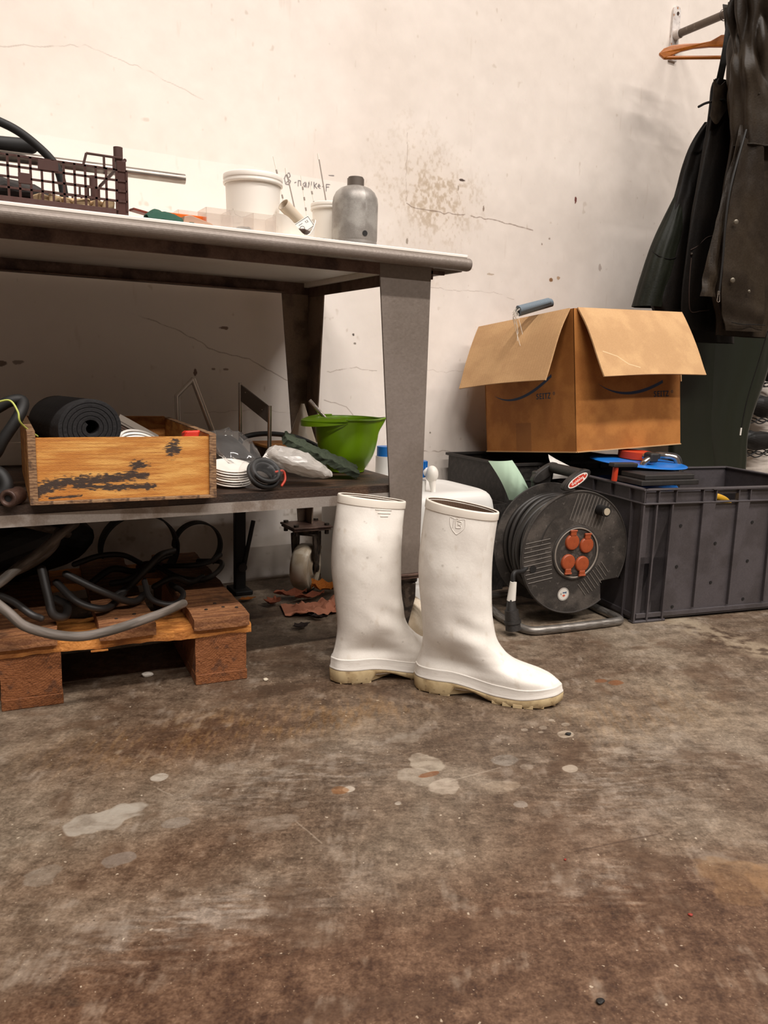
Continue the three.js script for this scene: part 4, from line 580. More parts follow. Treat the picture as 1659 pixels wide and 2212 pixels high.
// green mixing bowl with pouring lip and grip
{
  const t = thing('mixing_bowl', 'green plastic mixing bowl with handle lip at the shelf end', 'bowl', [-0.04, SH(-0.04) + 0.0005, 0.5], 0);
  const green = phy({ color: 0x84b212, roughness: 0.35, clearcoat: 0.15, clearcoatRoughness: 0.3 });
  const prof = (v) => cr([[0, 0.040], [0.04, 0.0415], [0.12, 0.0475], [0.3, 0.060], [0.55, 0.0685], [0.8, 0.0725], [1, 0.0745]], v), H = 0.122;
  const ring = (v, o, yy) => { const a_ = []; for (let i = 0; i < 64; i++) { const a = -i / 64 * Math.PI * 2; let r = prof(v) + o; const da = Math.atan2(Math.sin(a - 0.4), Math.cos(a - 0.4)); const sp = Math.exp(-da * da / 0.026) * sm(0.7, 1, v); r += sp * 0.014; a_.push([r * Math.cos(a), (yy ?? v * H) + sp * 0.003, r * Math.sin(a)]); } return a_; };
  const rs = []; for (let j = 0; j <= 20; j++) rs.push(ring(j / 20, 0)); for (let j = 20; j >= 1; j--) rs.push(ring(j / 20, -0.0022)); part(t, 'body', loft(rs, 3), green);
  part(t, 'rim', loft([ring(1, 0, H - 0.003), ring(1, 0.004, H - 0.002), ring(1, 0.0045, H), ring(1, 0.003, H + 0.0015), ring(1, -0.001, H + 0.001)]), green);
  // broad grip on the left, sagging a little
  const R0 = 0.074; const grip = grid(24, 8, (u, v) => { const a = Math.PI * (1.0 - 0.42 + 0.84 * u), ex = 0.03 * Math.pow(Math.sin(Math.PI * u), 0.7); const r = R0 + ex * v; return [r * Math.cos(a), H + 0.001 - 0.006 * v * v - 0.004 * Math.sin(Math.PI * u) * v, -r * Math.sin(a)]; }, 0.003);
  part(t, 'grip', grip.rotateY(-0.2), green);
  part(t, 'grip_skirt', grid(24, 3, (u, v) => { const a = Math.PI * (1.0 - 0.42 + 0.84 * u), r = R0 + 0.03 * Math.pow(Math.sin(Math.PI * u), 0.7); return [r * Math.cos(a), H - 0.008 - 0.011 * v * Math.sin(Math.PI * u), -r * Math.sin(a)]; }, 0.002).rotateY(-0.2), green);
  part(t, 'foot_ring', lathe([[0.034, 0], [0.0405, 0], [0.0415, 0.003], [0.041, 0.005], [0.034, 0.005], [0.034, 0]], 48), green);
}
{ const t = thing('spoon', 'steel spoon handle leaning out of the green bowl', 'spoon'); part(t, 'handle', rod([-0.118, 0.541, 0.462], [-0.02, 0.42, 0.52], 0.0045, 12, 0.0038), M.chrome); part(t, 'scoop', mv(new THREE.SphereGeometry(0.018, 20, 12).scale(1, 0.4, 0.8), -0.014, 0.413, 0.523), M.chrome); }

// ------------------------------------------------------------------ things on the bench top
const TY = 0.8467;
const latheUV = (g, len) => { const u = g.attributes.uv, p = g.attributes.position; for (let i = 0; i < u.count; i++) u.setXY(i, u.getX(i) * len, p.getY(i)); return g; };
// brown lattice crate
const brownPl = std({ color: 0x4a2a22, roughness: 0.5, bumpMap: bumpFine, bumpScale: 0.0002 });
{
  const t = thing('lattice_crate', 'brown plastic lattice crate at the left end of the bench top', 'crate', [-0.555, TY, 0.7], 0);
  const Wd = 0.34, Dp = 0.26, H = 0.078; // x runs 0 .. -Wd, z 0 .. -Dp
  const wall = (len, h) => { const g = []; const n = Math.round(len / 0.0165); for (let i = 0; i <= n; i++) g.push(bx(0.0035, h - 0.014, 0.003, -len * i / n, 0.014 + (h - 0.014) / 2, 0, 0)); for (let j = 1; j <= 4; j++) g.push(bx(len, 0.0032, 0.003, -len / 2, 0.014 + (h - 0.014) * j / 4 - 0.001, 0, 0)); return g; };
  const lat = (g) => mg(g);
  const fr = wall(Wd, H); part(t, 'front_lattice', lat(fr), brownPl).userData.kind = 'stuff';
  part(t, 'back_lattice', lat(wall(Wd, H)).translate(0, 0, -Dp), brownPl).userData.kind = 'stuff';
  part(t, 'side_lattice', lat(wall(Dp, H)).rotateY(-Math.PI / 2).translate(0, 0, -Dp).scale(1, 1, 1), brownPl).userData.kind = 'stuff';
  part(t, 'side_lattice', lat(wall(Dp, H)).rotateY(-Math.PI / 2).translate(-Wd, 0, -Dp), brownPl).userData.kind = 'stuff';
  part(t, 'skirt', mg(bx(Wd, 0.016, 0.004, -Wd / 2 - 0.018, 0.008, 0.001, 0.001), bx(0.004, 0.016, Dp, 0, 0.008, -Dp / 2, 0.001), bx(Wd, 0.016, 0.004, -Wd / 2, 0.008, -Dp, 0.001), bx(Wd, 0.003, Dp, -Wd / 2, 0.0025, -Dp / 2, 0)), brownPl);
  for (const [x, z] of [[0, 0], [0, -Dp], [-Wd, 0], [-Wd, -Dp]]) part(t, 'corner_post', mg(bx(0.016, 0.094, 0.016, x - Math.sign(x + 0.1) * 0.008, 0.047, z + (z < -0.1 ? 0.008 : -0.008), 0.003), cyl(0.0075, 0.022, x - Math.sign(x + 0.1) * 0.011, 0.103, z + (z < -0.1 ? 0.008 : -0.008), 16)), brownPl);
  // raised end grips
  for (const z of [0, -Dp]) { part(t, 'raised_corner', mg(rod([-0.006, 0.096, z], [-0.062, 0.096, z], 0.002, 8), rod([-0.062, 0.096, z], [-0.067, H, z], 0.002, 8), bx(0.0035, 0.02, 0.003, -0.035, 0.086, z, 0), bx(0.0035, 0.02, 0.003, -0.02, 0.086, z, 0)), brownPl); }
  part(t, 'end_grip', mg(rod([0, 0.096, -0.01], [0, 0.096, -Dp + 0.01], 0.003, 8), bx(0.003, 0.02, 0.004, 0, 0.087, -Dp * 0.3, 0), bx(0.003, 0.02, 0.004, 0, 0.087, -Dp * 0.7, 0)), brownPl);
  part(t, 'label_plate', mg(bx(0.03, 0.016, 0.004, -0.12, 0.069, 0.0005, 0.001), bx(0.018, 0.016, 0.004, -0.155, 0.045, 0.0005, 0.001)), brownPl);
}
solo('steel_pipe', 'silver steel pipe poking out of the right end of the lattice crate', 'pipe', rot(lathe([[0.0075, -0.19], [0.0092, -0.19], [0.0092, 0.19], [0.0075, 0.19], [0.0075, -0.19]], 24), 0, 0, Math.PI / 2 + 0.012).translate(-0.6, 0.9605, 0.52), std({ map: mottle(0x9a928a, 0x7a7068, 8, 0.1, 0.35, 0.7, 14, 171), roughness: 0.35, metalness: 0.8 }));
solo('black_hose', 'black hose arching high out of the lattice crate', 'hose', tube([[-0.86, 0.98, 0.56], [-0.78, 1.012, 0.55], [-0.72, 1.003, 0.55], [-0.675, 0.978, 0.55], [-0.643, 0.945, 0.55], [-0.633, 0.9, 0.55], [-0.635, 0.862, 0.56]], 0.0075, 80, 12), M.rubber);
{ const t = thing('hand_tool', 'black handled tool lying across the top of the lattice crate', 'tool', [-0.74, 0.982, 0.5]); part(t, 'grip', jitter(rot(new THREE.CapsuleGeometry(0.0125, 0.12, 8, 16).scale(1, 1, 0.8), 0, 0, Math.PI / 2 + 0.05), 0.004, 40), M.rubber); part(t, 'shank', rod([-0.06, 0, 0], [-0.16, -0.05, 0], 0.007, 10), M.steel); }
{ const g = jitter(mv(new THREE.IcosahedronGeometry(1, 5).scale(0.1, 0.026, 0.08), -0.755, 0.888, 0.56), 0.02, 25); solo('work_gloves', 'dark grey work gloves heaped in the lattice crate', 'gloves', g, flat(0x2b2725, 0.9)); }
for (let i = 0; i < 6; i++) solo('foam_chunk', 'pale orange-brown mottled foam chunk in the lattice crate, number ' + ['one', 'two', 'three', 'four', 'five', 'six'][i] + ' from the right', 'foam', jitter(bx(0.018, 0.018, 0.026, 0, 0, 0, 0.003), 0.008, 90), std({ map: mottle(0xe4cfa8, 0xa8662c, 12, 0.04, 0.5, 0.62, 20, 175), roughness: 0.9 }), [-0.583 - i * 0.0195, TY + 0.02, 0.672 - (i % 2) * 0.008], i * 0.7, 'foam chunks in the lattice crate');
// cloth, orange box, wooden bit
{ const g = grid(24, 14, (u, v) => [-0.53 + u * 0.075, TY + 0.002 + 0.03 * Math.pow(Math.sin(Math.PI * Math.min(1, u * 0.9 + 0.06)), 0.6) * (1 - u * 0.7) * (0.6 + 0.4 * fbm(u * 6, v * 6, 2)) * Math.sin(Math.PI * v), 0.742 - v * 0.05], 0.001); solo('green_cloth', 'small dark green cloth at the bench edge right of the crate', 'cloth', g, flat(0x1f4a3c, 0.9)); }
solo('orange_tray', 'small bright orange plastic tray behind the green cloth', 'tray', mg(bx(0.085, 0.003, 0.05, -0.468, TY + 0.0105, 0.69, 0.001), bx(0.085, 0.01, 0.003, -0.468, TY + 0.013, 0.716, 0.001), bx(0.003, 0.01, 0.05, -0.427, TY + 0.013, 0.69, 0.001), bx(0.003, 0.01, 0.05, -0.509, TY + 0.013, 0.69, 0.001), bx(0.07, 0.009, 0.04, -0.468, TY + 0.0045, 0.69, 0.001)), flat(0xe06a1c, 0.35));
{ const o = solo('red_brown_strip', 'flat reddish brown strip under the green cloth', 'strip', bx(0.1, 0.004, 0.02, 0, 0, 0, 0.001), flat(0x6e2a18, 0.5), [-0.49, TY + 0.021, 0.64]); o.rotation.set(0, 0.2, -0.12); }
{ const o = solo('wooden_wedge', 'pale brown wooden wedge between green cloth and orange tray', 'wedge', ext([[0, 0], [0.055, 0], [0.05, 0.004], [0.012, 0.013], [0.002, 0.01]], 0.02, 0.001), flat(0xb5917a, 0.6), [-0.475, TY + 0.0005, 0.722], 0.1); }
// clear plastic sorting trays
const clearBox = phy({ color: 0xf6f2ee, roughness: 0.12, transmission: 0.82, thickness: 0, ior: 1.45 });
function openBox(w, h, d, th, n) { const g = [bx(w, th, d, 0, th / 2, 0, 0), bx(w, h, th, 0, h / 2, d / 2, 0), bx(w, h, th, 0, h / 2, -d / 2, 0)]; for (let i = 0; i <= n; i++) g.push(bx(th, h, d, -w / 2 + w * i / n, h / 2, 0, 0)); return mg(g); }
solo('clear_tray', 'clear plastic tray with three compartments at the bench edge', 'tray', openBox(0.125, 0.03, 0.05, 0.0015, 3), clearBox, [-0.37, TY + 0.0005, 0.712]);
solo('clear_tray', 'second clear plastic tray half hidden behind the front one', 'tray', openBox(0.1, 0.034, 0.05, 0.0015, 2), clearBox, [-0.41, TY + 0.0005, 0.635]);
solo('screw_heap', 'small heap of dark screws in the clear tray', 'screws', jitter(mv(new THREE.IcosahedronGeometry(1, 3).scale(0.015, 0.004, 0.015), -0.355, TY + 0.006, 0.705), 0.006, 120), M.bolt).userData.kind = 'stuff';
// white buckets
function bucket(name, label, x, z, r, h, text) {
  const t = thing(name, label, 'bucket', [x, TY, z]);
  part(t, 'body', lathe([[0, 0], [r * 0.9, 0], [r * 0.92, 0.003], [r * 0.985, h * 0.82], [r * 0.985, h * 0.9], [r * 0.95, h * 0.9], [0, h * 0.9]], 56), M.white);
  part(t, 'lid', lathe([[0, h * 0.97], [r * 0.9, h * 0.97], [r * 0.93, h], [r * 1.03, h], [r * 1.07, h * 0.985], [r * 1.075, h * 0.93], [r * 1.05, h * 0.925], [r * 1.05, h * 0.895], [r * 1.075, h * 0.89], [r * 1.07, h * 0.855], [r * 1.0, h * 0.85], [r * 0.985, h * 0.9]], 56), M.white);
  if (text) {
    const tx = canvasTex(512, 256, (c, w, hh) => { c.fillStyle = '#efe9e0'; c.fillRect(0, 0, w, hh); c.strokeStyle = '#8d857e'; c.lineWidth = 3; c.beginPath(); c.moveTo(20, 110); c.lineTo(110, 60); c.lineTo(150, 96); c.lineTo(200, 40); c.lineTo(240, 100); c.lineTo(330, 130); c.lineTo(430, 118); c.stroke(); c.fillStyle = '#6f6862'; c.font = 'italic 30px serif'; c.fillText('Seau de', 20, 165); c.fillText('eau douce de la mer', 30, 200); c.fillText('produits de Bretagne', 60, 236); });
    part(t, 'printed_label', new THREE.CylinderGeometry(r * 0.965, r * 0.935, h * 0.36, 24, 1, true, -1.75, 1.5).translate(0, h * 0.34, 0), std({ map: tx, roughness: 0.45 }));
  }
  return t;
}
bucket('white_bucket', 'large white plastic bucket with lid and faint print on the bench', -0.294, 0.58, 0.053, 0.127, true);
bucket('white_bucket', 'smaller white lidded bucket behind the metal bottle', -0.126, 0.585, 0.042, 0.094, false);
// aluminium bottle
{
  const t = thing('metal_bottle', 'dull grey aluminium bottle with screw cap near the bench end', 'bottle', [-0.117, TY, 0.668]);
  const alu = std({ map: mottle(0xb0aca6, 0x8e8882, 5, 0.12, 0.3, 0.72, 14, 181), roughness: 0.45, metalness: 0.35 });
  part(t, 'body', latheUV(lathe([[0, 0], [0.043, 0], [0.0445, 0.003], [0.0445, 0.009], [0.0438, 0.0115], [0.0438, 0.014], [0.0445, 0.016], [0.0445, 0.084], [0.043, 0.094], [0.038, 0.104], [0.03, 0.111], [0.02, 0.115], [0.0165, 0.116], [0, 0.116]], 64), 0.28), alu);
  part(t, 'cap', mg(cyl(0.0165, 0.014, 0, 0.123, 0, 10), cyl(0.0145, 0.003, 0, 0.131, 0, 20)), flat(0x6a6058, 0.5, 0.2));
  part(t, 'black_dot', mv(rot(cyl(0.0052, 0.0012, 0, 0, 0, 20), Math.PI / 2), 0, 0.024, 0.0447).rotateY(0.0), M.rubber);
}
// cut-open white cup with small parts, card, paper tubes
{
  const t = thing('cut_cup', 'white plastic cup with a scooped out side holding oddments', 'cup', [-0.244, TY, 0.668]);
  const g = grid(48, 12, (u, v) => { const a = u * Math.PI * 2, sc = Math.exp(-(((u - 0.22) / 0.11) ** 2)); const h = 0.046 * (1 - 0.8 * sc), r = 0.035 + 0.004 * v; return [r * Math.cos(a), h * v, r * Math.sin(a)]; }, 0.0015, true);
  part(t, 'wall', g, M.white); part(t, 'base', cyl(0.035, 0.002, 0, 0.001, 0, 36), M.white);
  part(t, 'oddments', jitter(new THREE.IcosahedronGeometry(0.016, 3).scale(1.3, 0.5, 1), 0.014, 90).translate(0.008, 0.012, 0.014), flat(0x3d2a1e, 0.6), 'dark brown oddments');
}
{ const o = solo('printed_card', 'white card with dark border leaning in the cut cup', 'card', bx(0.036, 0.024, 0.0012, 0, 0, 0, 0), std({ map: canvasTex(256, 170, (c, w, h) => { c.fillStyle = '#f1ece4'; c.fillRect(0, 0, w, h); c.strokeStyle = '#2a2422'; c.lineWidth = 7; c.strokeRect(12, 12, w - 24, h - 24); c.beginPath(); c.arc(90, 105, 30, 0, 7); c.stroke(); c.font = 'bold 44px sans-serif'; c.fillStyle = '#2a2422'; c.fillText('12', 165, 75); c.fillRect(70, 45, 60, 7); }), roughness: 0.6 }), [-0.226, TY + 0.031, 0.672]); o.rotation.set(-0.2, -0.35, 0.55); }
{ const o = solo('paper_tube', 'beige paper tube lying across the cup behind the card', 'tube', rot(lathe([[0.0105, -0.036], [0.012, -0.036], [0.012, 0.036], [0.0105, 0.036], [0.0105, -0.036]], 28), 0, 0, 1.0), flat(0xcbbca8, 0.85), [-0.225, TY + 0.052, 0.628], 0.3); }
{ const g = grid(40, 8, (u, v) => [-0.17 + u * 0.15, TY + 0.002 + v * 0.06 - 0.012 * Math.abs(Math.sin(u * Math.PI * 3)) * v, 0.33 + 0.012 * Math.cos(u * Math.PI * 6)], 0.0015); solo('wavy_rack', 'translucent white wavy plastic rack behind the buckets', 'rack', g, phy({ color: 0xf2ede6, roughness: 0.35, transmission: 0.4, thickness: 0, side: THREE.DoubleSide })); }
const stickM = [flat(0xe9e3da, 0.4), flat(0x9a9088, 0.4)];
[[-0.146, 1.087, -0.115, 0.97, 0, 'white banded stick, leftmost of those behind the buckets'], [-0.115, 1.065, -0.085, 0.95, 1, 'thin grey stick, second from the left behind the buckets'], [-0.077, 1.055, -0.056, 0.935, 0, 'white banded stick, middle one behind the buckets'], [-0.055, 1.047, -0.036, 0.97, 0, 'short white banded stick beside the small bucket'], [-0.034, 1.109, -0.005, 0.97, 1, 'tallest thin grey stick, rightmost behind the buckets']].forEach(([x0, y0, x1, y1, m, lab]) => {
  const t = thing('thin_stick', lab, 'stick', [0, 0, 0], 0, 'thin sticks behind the buckets'); const k = (TY - y1) / (y0 - y1), bxx = x1 + (x0 - x1) * k; part(t, 'shaft', rod([bxx, TY + 0.0008, 0.305], [x0, y0, 0.3], 0.0019, 8, 0.0015), stickM[m]);
  if (m === 0) for (let i = 0; i < 6; i++) { const s = 0.3 + i * 0.11; part(t, 'band', rod([bxx + (x0 - bxx) * s, TY + (y0 - TY) * s, 0.305 - 0.005 * s], [bxx + (x0 - bxx) * (s + 0.035), TY + (y0 - TY) * (s + 0.035), 0.305 - 0.005 * (s + 0.035)], 0.0022, 8), stickM[1]); } else part(t, 'tip', rod([x0 + 0.002, y0 - 0.012, 0.3], [x0 - 0.0003, y0 + 0.001, 0.3], 0.0026, 8), stickM[0]);
});
{ const g = []; for (let i = 0; i < 7; i++) g.push(bx(0.014, 0.003, 0.012, -0.225 + i * 0.0152, TY + 0.0018 + (i % 2) * 0.0006, 0.722, 0.001)); g.push(bx(0.1, 0.0016, 0.008, -0.18, TY + 0.001, 0.722, 0)); solo('black_strip', 'flat black linked strip lying along the bench edge', 'strip', mg(g), M.rubber); }

// ------------------------------------------------------------------ canisters, cable reel, tote, cardboard box
const canM = phy({ color: 0xe6e4df, roughness: 0.38, transmission: 0.15, thickness: 0, ior: 1.45 });
const capBlue = flat(0x1268b4, 0.4);
function canister(label, x, z, ry, w, h, d) {
  const t = thing('water_canister', label, 'canister', [x, 0, z], ry, 'white canisters behind the bench');
  const P = []; const n = 64, ring = (y, ww, dd, e) => Array.from({ length: n }, (_, i) => { const a = -i / n * Math.PI * 2, c = Math.cos(a), s = Math.sin(a); const q = Math.pow(Math.abs(c) ** e + Math.abs(s) ** e, -1 / e); return [c * q * ww / 2, y, s * q * dd / 2]; });
  for (const [y, k] of [[0, 0.93], [0.004, 0.965], [0.015, 0.995], [0.03, 1], [h * 0.3, 1], [h * 0.31, 0.985], [h * 0.34, 0.985], [h * 0.35, 1], [h * 0.86, 1], [h * 0.93, 0.985], [h * 0.965, 0.955], [h * 0.985, 0.91], [h, 0.84], [h + 0.001, 0.7], [h - 0.004, 0.66], [h - 0.004, 0.3]]) P.push(ring(y, w * k, d * k, 9 - 3 * Math.min(1, Math.max(0, (y - h * 0.86) / (h * 0.14)))));
  part(t, 'body', loft(P, 3), canM);
  return t;
}
{
  const t = canister('white plastic canister with blue cap and tap right of the bench leg', 0.228, 0.43, 0, 0.262, 0.325, 0.26); const h = 0.325;
  part(t, 'neck', cyl(0.026, 0.03, -0.055, h + 0.008, 0.03, 28), canM);
  const cap1 = part(t, 'cap', mg(cyl(0.026, 0.018, -0.055, h + 0.062, 0.03, 32), cyl(0.0235, 0.024, -0.055, h + 0.043, 0.03, 32)), capBlue, 'blue screw cap');
  for (let i = 0; i < 18; i++) { const a = i / 18 * Math.PI * 2; part(cap1, 'cap_ridge', bx(0.002, 0.016, 0.003, 0, h + 0.062, 0.0262, 0).rotateY(a).translate(-0.055, 0, 0.03), capBlue); }
  part(t, 'spigot', mg(mv(new THREE.SphereGeometry(1, 24, 16).scale(0.016, 0.021, 0.017), -0.028, h + 0.04, 0.06), rod([-0.028, h + 0.03, 0.062], [-0.024, h - 0.012, 0.066], 0.01, 14, 0.005), rod([-0.05, h + 0.045, 0.035], [-0.028, h + 0.045, 0.058], 0.011, 14), rod([-0.024, h - 0.012, 0.066], [-0.023, h - 0.03, 0.067], 0.005, 12, 0.0045)), M.white, 'white tap');
}
{
  const t = canister('white plastic canister half hidden behind the green bowl', 0.215, 0.15, 0.1, 0.24, 0.31, 0.19); const h = 0.31;
  part(t, 'cap', cyl(0.024, 0.03, 0.03, h + 0.075, 0.02, 30), capBlue, 'blue screw cap');
  part(t, 'neck', mg(cyl(0.027, 0.065, 0.03, h + 0.03, 0.02, 28), mv(new THREE.SphereGeometry(0.02, 20, 14), 0.05, h + 0.045, 0.045)), canM);
}
// cable reel
const reelBlack = std({ map: tex(256, 256, (u, v) => { const p = tfbm(u, v, 6, 5, 191), q = tfbm(u, v, 26, 3, 196), f = tn(u, v, 120, 197); let c = mix([46, 41, 37], [76, 69, 63], sm(0.35, 0.75, p)); c = mix(c, [122, 114, 106], sm(0.72, 0.9, q) * 0.5); const k = (f - 0.5) * 12; return [c[0] + k, c[1] + k, c[2] + k]; }, 0.2), roughness: 0.62, bumpMap: bumpFine, bumpScale: 0.0003 });
M.ribGrey = flat(0x6d665f, 0.6);
const reel = thing('cable_reel', 'black cable reel with four orange socket covers on a steel tube stand', 'cable reel', [0.513, 0, 0.62], -6.5 * D);
{
  const CY = 0.184, R = 0.156, Z1 = 0.066, Z0 = -0.062;
  const galv = std({ map: mottle(0x8f8a84, 0x6c655e, 7, 0.12, 0.35, 0.7, 14, 201), roughness: 0.4, metalness: 0.7 });
  part(reel, 'tube_stand', tube([[-0.13, 0.011, 0.115], [-0.155, 0.011, 0.09], [-0.16, 0.011, 0], [-0.15, 0.02, -0.1], [-0.12, 0.03, -0.125], [0.1, 0.03, -0.125], [0.124, 0.02, -0.1], [0.128, 0.011, 0.0], [0.128, 0.011, 0.085], [0.112, 0.011, 0.112], [0, 0.011, 0.117]], 0.0105, 140, 14, true, 0.3), galv);
  part(reel, 'upright', mg(rod([0, 0.03, -0.12], [0, CY, -0.1], 0.011, 12), rod([0, CY, -0.1], [0, 0.33, -0.085], 0.011, 12), rod([0, CY, -0.105], [0, CY, Z0], 0.014, 14)), galv);
  // front flange with notch
  const out = []; for (let i = 0; i <= 96; i++) { const a = i / 96 * Math.PI * 2; out.push([R * Math.cos(a), R * Math.sin(a)]); }
  const prof = []; const a1 = -56 * D, a2 = -28 * D; for (let i = 0; i <= 100; i++) { const a = a2 + (Math.PI * 2 - (a2 - a1)) * i / 100; prof.push([R * Math.cos(a), R * Math.sin(a)]); } prof.push([0.083, -0.088], [0.08, -0.084], [0.086, -0.078]);
  const flange = part(reel, 'front_flange', uvw(ext(prof, 0.005, 0.0015).translate(0, CY, Z1 - 0.005)), reelBlack);
  part(flange, 'flange_rim', mg(tube(prof.slice(0, 101).map(p => [p[0] * 0.985, CY + p[1] * 0.985, Z1 + 0.001]), 0.0022, 160, 6)), reelBlack);
  part(reel, 'rear_flange', uvw(lathe([[0.02, -0.003], [R, -0.003], [R + 0.001, 0], [R, 0.003], [0.02, 0.003]], 72).rotateX(Math.PI / 2).translate(0, CY, Z0)), reelBlack);
  part(reel, 'drum', lathe([[0.085, Z0], [0.085, Z1 - 0.004]], 48).rotateX(Math.PI / 2).translate(0, CY, 0), M.rubber);
  const coil = []; for (let L = 0; L < 3; L++) for (let i = 0; i < 9 - (L === 2 ? 2 : 0); i++) { const rr_ = 0.1 + L * 0.0125 + (L === 2 ? 0.002 : 0), zz = Z0 + 0.011 + i * 0.0128 + (L % 2) * 0.005; const pts = []; for (let k = 0; k < 40; k++) { const a = k / 40 * Math.PI * 2; pts.push([rr_ * Math.cos(a) + 0.004 * Math.sin(a * 2 + i), CY + rr_ * Math.sin(a), zz + 0.006 * Math.sin(a + i * 1.3 + L)]); } coil.push(tube(pts, 0.0062, 90, 8, true)); }
  part(reel, 'wound_cable', mg(coil), std({ color: 0x2a2623, roughness: 0.5 }), 'black wound cable');
  const plate = part(reel, 'centre_plate', mg(lathe([[0, 0.004], [0.058, 0.004], [0.06, 0.001], [0.06, -0.003]], 56).rotateX(Math.PI / 2).translate(0, CY, Z1), tube(circ(0.0655, 48).map(p => [p[0], CY + p[1], Z1 + 0.002]), 0.0035, 120, 8, true)), reelBlack);
  part(plate, 'centre_ring', tube(circ(0.0625, 48).map(p => [p[0], CY + p[1], Z1 + 0.004]), 0.0022, 120, 8, true), flat(0x837a70, 0.55));
  const orange = std({ map: mottle(0xa8502a, 0x7e3517, 6, 0.06, 0.35, 0.7, 16, 205), roughness: 0.45 });
  for (const [x, y, s] of [[-0.016, 0.0285, 1], [0.027, 0.0185, 1], [-0.024, -0.0215, -1], [0.018, -0.0285, -1]]) { part(plate, 'socket_cover', mg(rot(lathe([[0, 0.0065], [0.0165, 0.0065], [0.0195, 0.004], [0.02, 0]], 32), Math.PI / 2).translate(x, CY + y, Z1 + 0.004), bx(0.017, 0.013, 0.006, x, CY + y + s * 0.0225, Z1 + 0.008, 0.002), rod([x - 0.0095, CY + y + s * 0.0285, Z1 + 0.009], [x + 0.0095, CY + y + s * 0.0285, Z1 + 0.009], 0.0028, 10)), orange, 'orange hinged socket cover'); }
  const knob = part(reel, 'crank_knob', mg(rot(cyl(0.013, 0.03, 0, 0, 0, 24), Math.PI / 2).translate(0.06, CY + 0.106, Z1 + 0.016)), M.rubber);
  part(knob, 'knob_cap', rot(cyl(0.0088, 0.002, 0, 0, 0, 20), Math.PI / 2).translate(0.06, CY + 0.106, Z1 + 0.032), flat(0xb0a48f, 0.5));
  part(flange, 'key_hole', rot(cyl(0.0095, 0.004, 0, 0, 0, 20), Math.PI / 2).translate(-0.122, CY - 0.034, Z1 + 0.001), M.rubber);
  part(flange, 'round_sticker', rot(cyl(0.0165, 0.0008, 0, 0, 0, 32), Math.PI / 2).translate(-0.028, CY - 0.104, Z1 + 0.0018), std({ map: canvasTex(128, 128, (c, w, h) => { c.fillStyle = '#cfc9c0'; c.fillRect(0, 0, w, h); c.strokeStyle = '#54504c'; c.lineWidth = 4; c.beginPath(); c.arc(64, 64, 58, 0, 7); c.stroke(); c.fillStyle = '#34506e'; c.fillRect(44, 30, 12, 44); c.fillRect(38, 30, 22, 8); c.fillStyle = '#c6543c'; c.fillRect(72, 44, 14, 30); c.fillRect(66, 54, 26, 9); c.fillStyle = '#2c2826'; c.font = 'bold 20px sans-serif'; c.fillText('nF', 50, 98); }), roughness: 0.5 }));
  // ribbed sectors
  const ribs = (ang, w, n, r0, r1) => { const ca = Math.cos(ang), sa = Math.sin(ang); for (let i = 0; i < n; i++) { const o = (i / (n - 1) - 0.5) * w, ra = Math.sqrt(Math.max(0.0001, 0.0705 ** 2 - o * o)), rb = Math.sqrt(r1 * r1 - o * o); const p = (r) => [ca * r - sa * o, CY + sa * r + ca * o, Z1 + 0.0018]; part(flange, 'flange_rib', rod(p(Math.max(ra, r0)), p(rb), 0.0011, 5), M.ribGrey); } };
  ribs(72 * D, 0.1, 11, 0.072, 0.148); ribs(188 * D, 0.1, 10, 0.072, 0.15); ribs(-50 * D, 0.085, 9, 0.072, 0.118);
  // handle with oval red sticker
  const oval = (len, wd) => { const p = []; for (let i = 0; i < 40; i++) { const a = i / 40 * Math.PI * 2; p.push([len / 2 * Math.sign(Math.cos(a)) * Math.abs(Math.cos(a)) ** 0.8, wd / 2 * Math.sin(a)]); } return p; };
  const arm = () => ext(oval(0.085, 0.03), 0.012, 0.003);
  const grip = part(reel, 'handle', mg(arm().rotateZ(0.55).translate(-0.016, 0.366, Z1 - 0.006), arm().rotateZ(0.55).translate(-0.016, 0.366, Z0 - 0.012), rod([0.003, 0.379, Z0], [0.003, 0.379, Z1], 0.0135, 18), bx(0.05, 0.05, 0.02, -0.02, 0.345, -0.075, 0.005)), M.blackPlastic);
  const st = new THREE.Mesh(ext(oval(0.062, 0.021), 0.0006, 0).translate(0, 0, 0), null); st.geometry.computeBoundingBox(); { const uv = st.geometry.attributes.uv, p = st.geometry.attributes.position; for (let i = 0; i < p.count; i++) uv.setXY(i, p.getX(i) / 0.062 + 0.5, p.getY(i) / 0.021 + 0.5); }
  part(grip, 'handle_sticker', st.geometry.rotateZ(0.55).translate(-0.016, 0.366, Z1 + 0.0092), std({ map: canvasTex(256, 96, (c, w, h) => { c.fillStyle = '#e9e2da'; c.fillRect(0, 0, w, h); c.fillStyle = '#c23a28'; c.beginPath(); c.ellipse(128, 48, 116, 38, 0, 0, 7); c.fill(); c.fillStyle = '#f4eee6'; c.font = 'bold 40px sans-serif'; c.fillText('Guldens', 44, 62); c.fillStyle = '#e9e2da'; for (const [x, y, r] of [[60, 20, 9], [120, 84, 8], [196, 74, 12], [226, 34, 9], [152, 26, 6], [92, 70, 5]]) { c.beginPath(); c.arc(x, y, r, 0, 7); c.fill(); } }), roughness: 0.5 }));
  // plug hanging at the left
  const tail = part(reel, 'cable_tail', tube([[-0.1, 0.17, 0.04], [-0.15, 0.15, 0.07], [-0.185, 0.15, 0.085], [-0.19, 0.125, 0.09]], 0.0055, 40, 10), M.rubber);
  part(tail, 'taped_joint', jitter(rod([-0.189, 0.13, 0.09], [-0.193, 0.085, 0.092], 0.008, 14, 0.0095), 0.005, 90), flat(0xd8d2c8, 0.6), 'white tape');
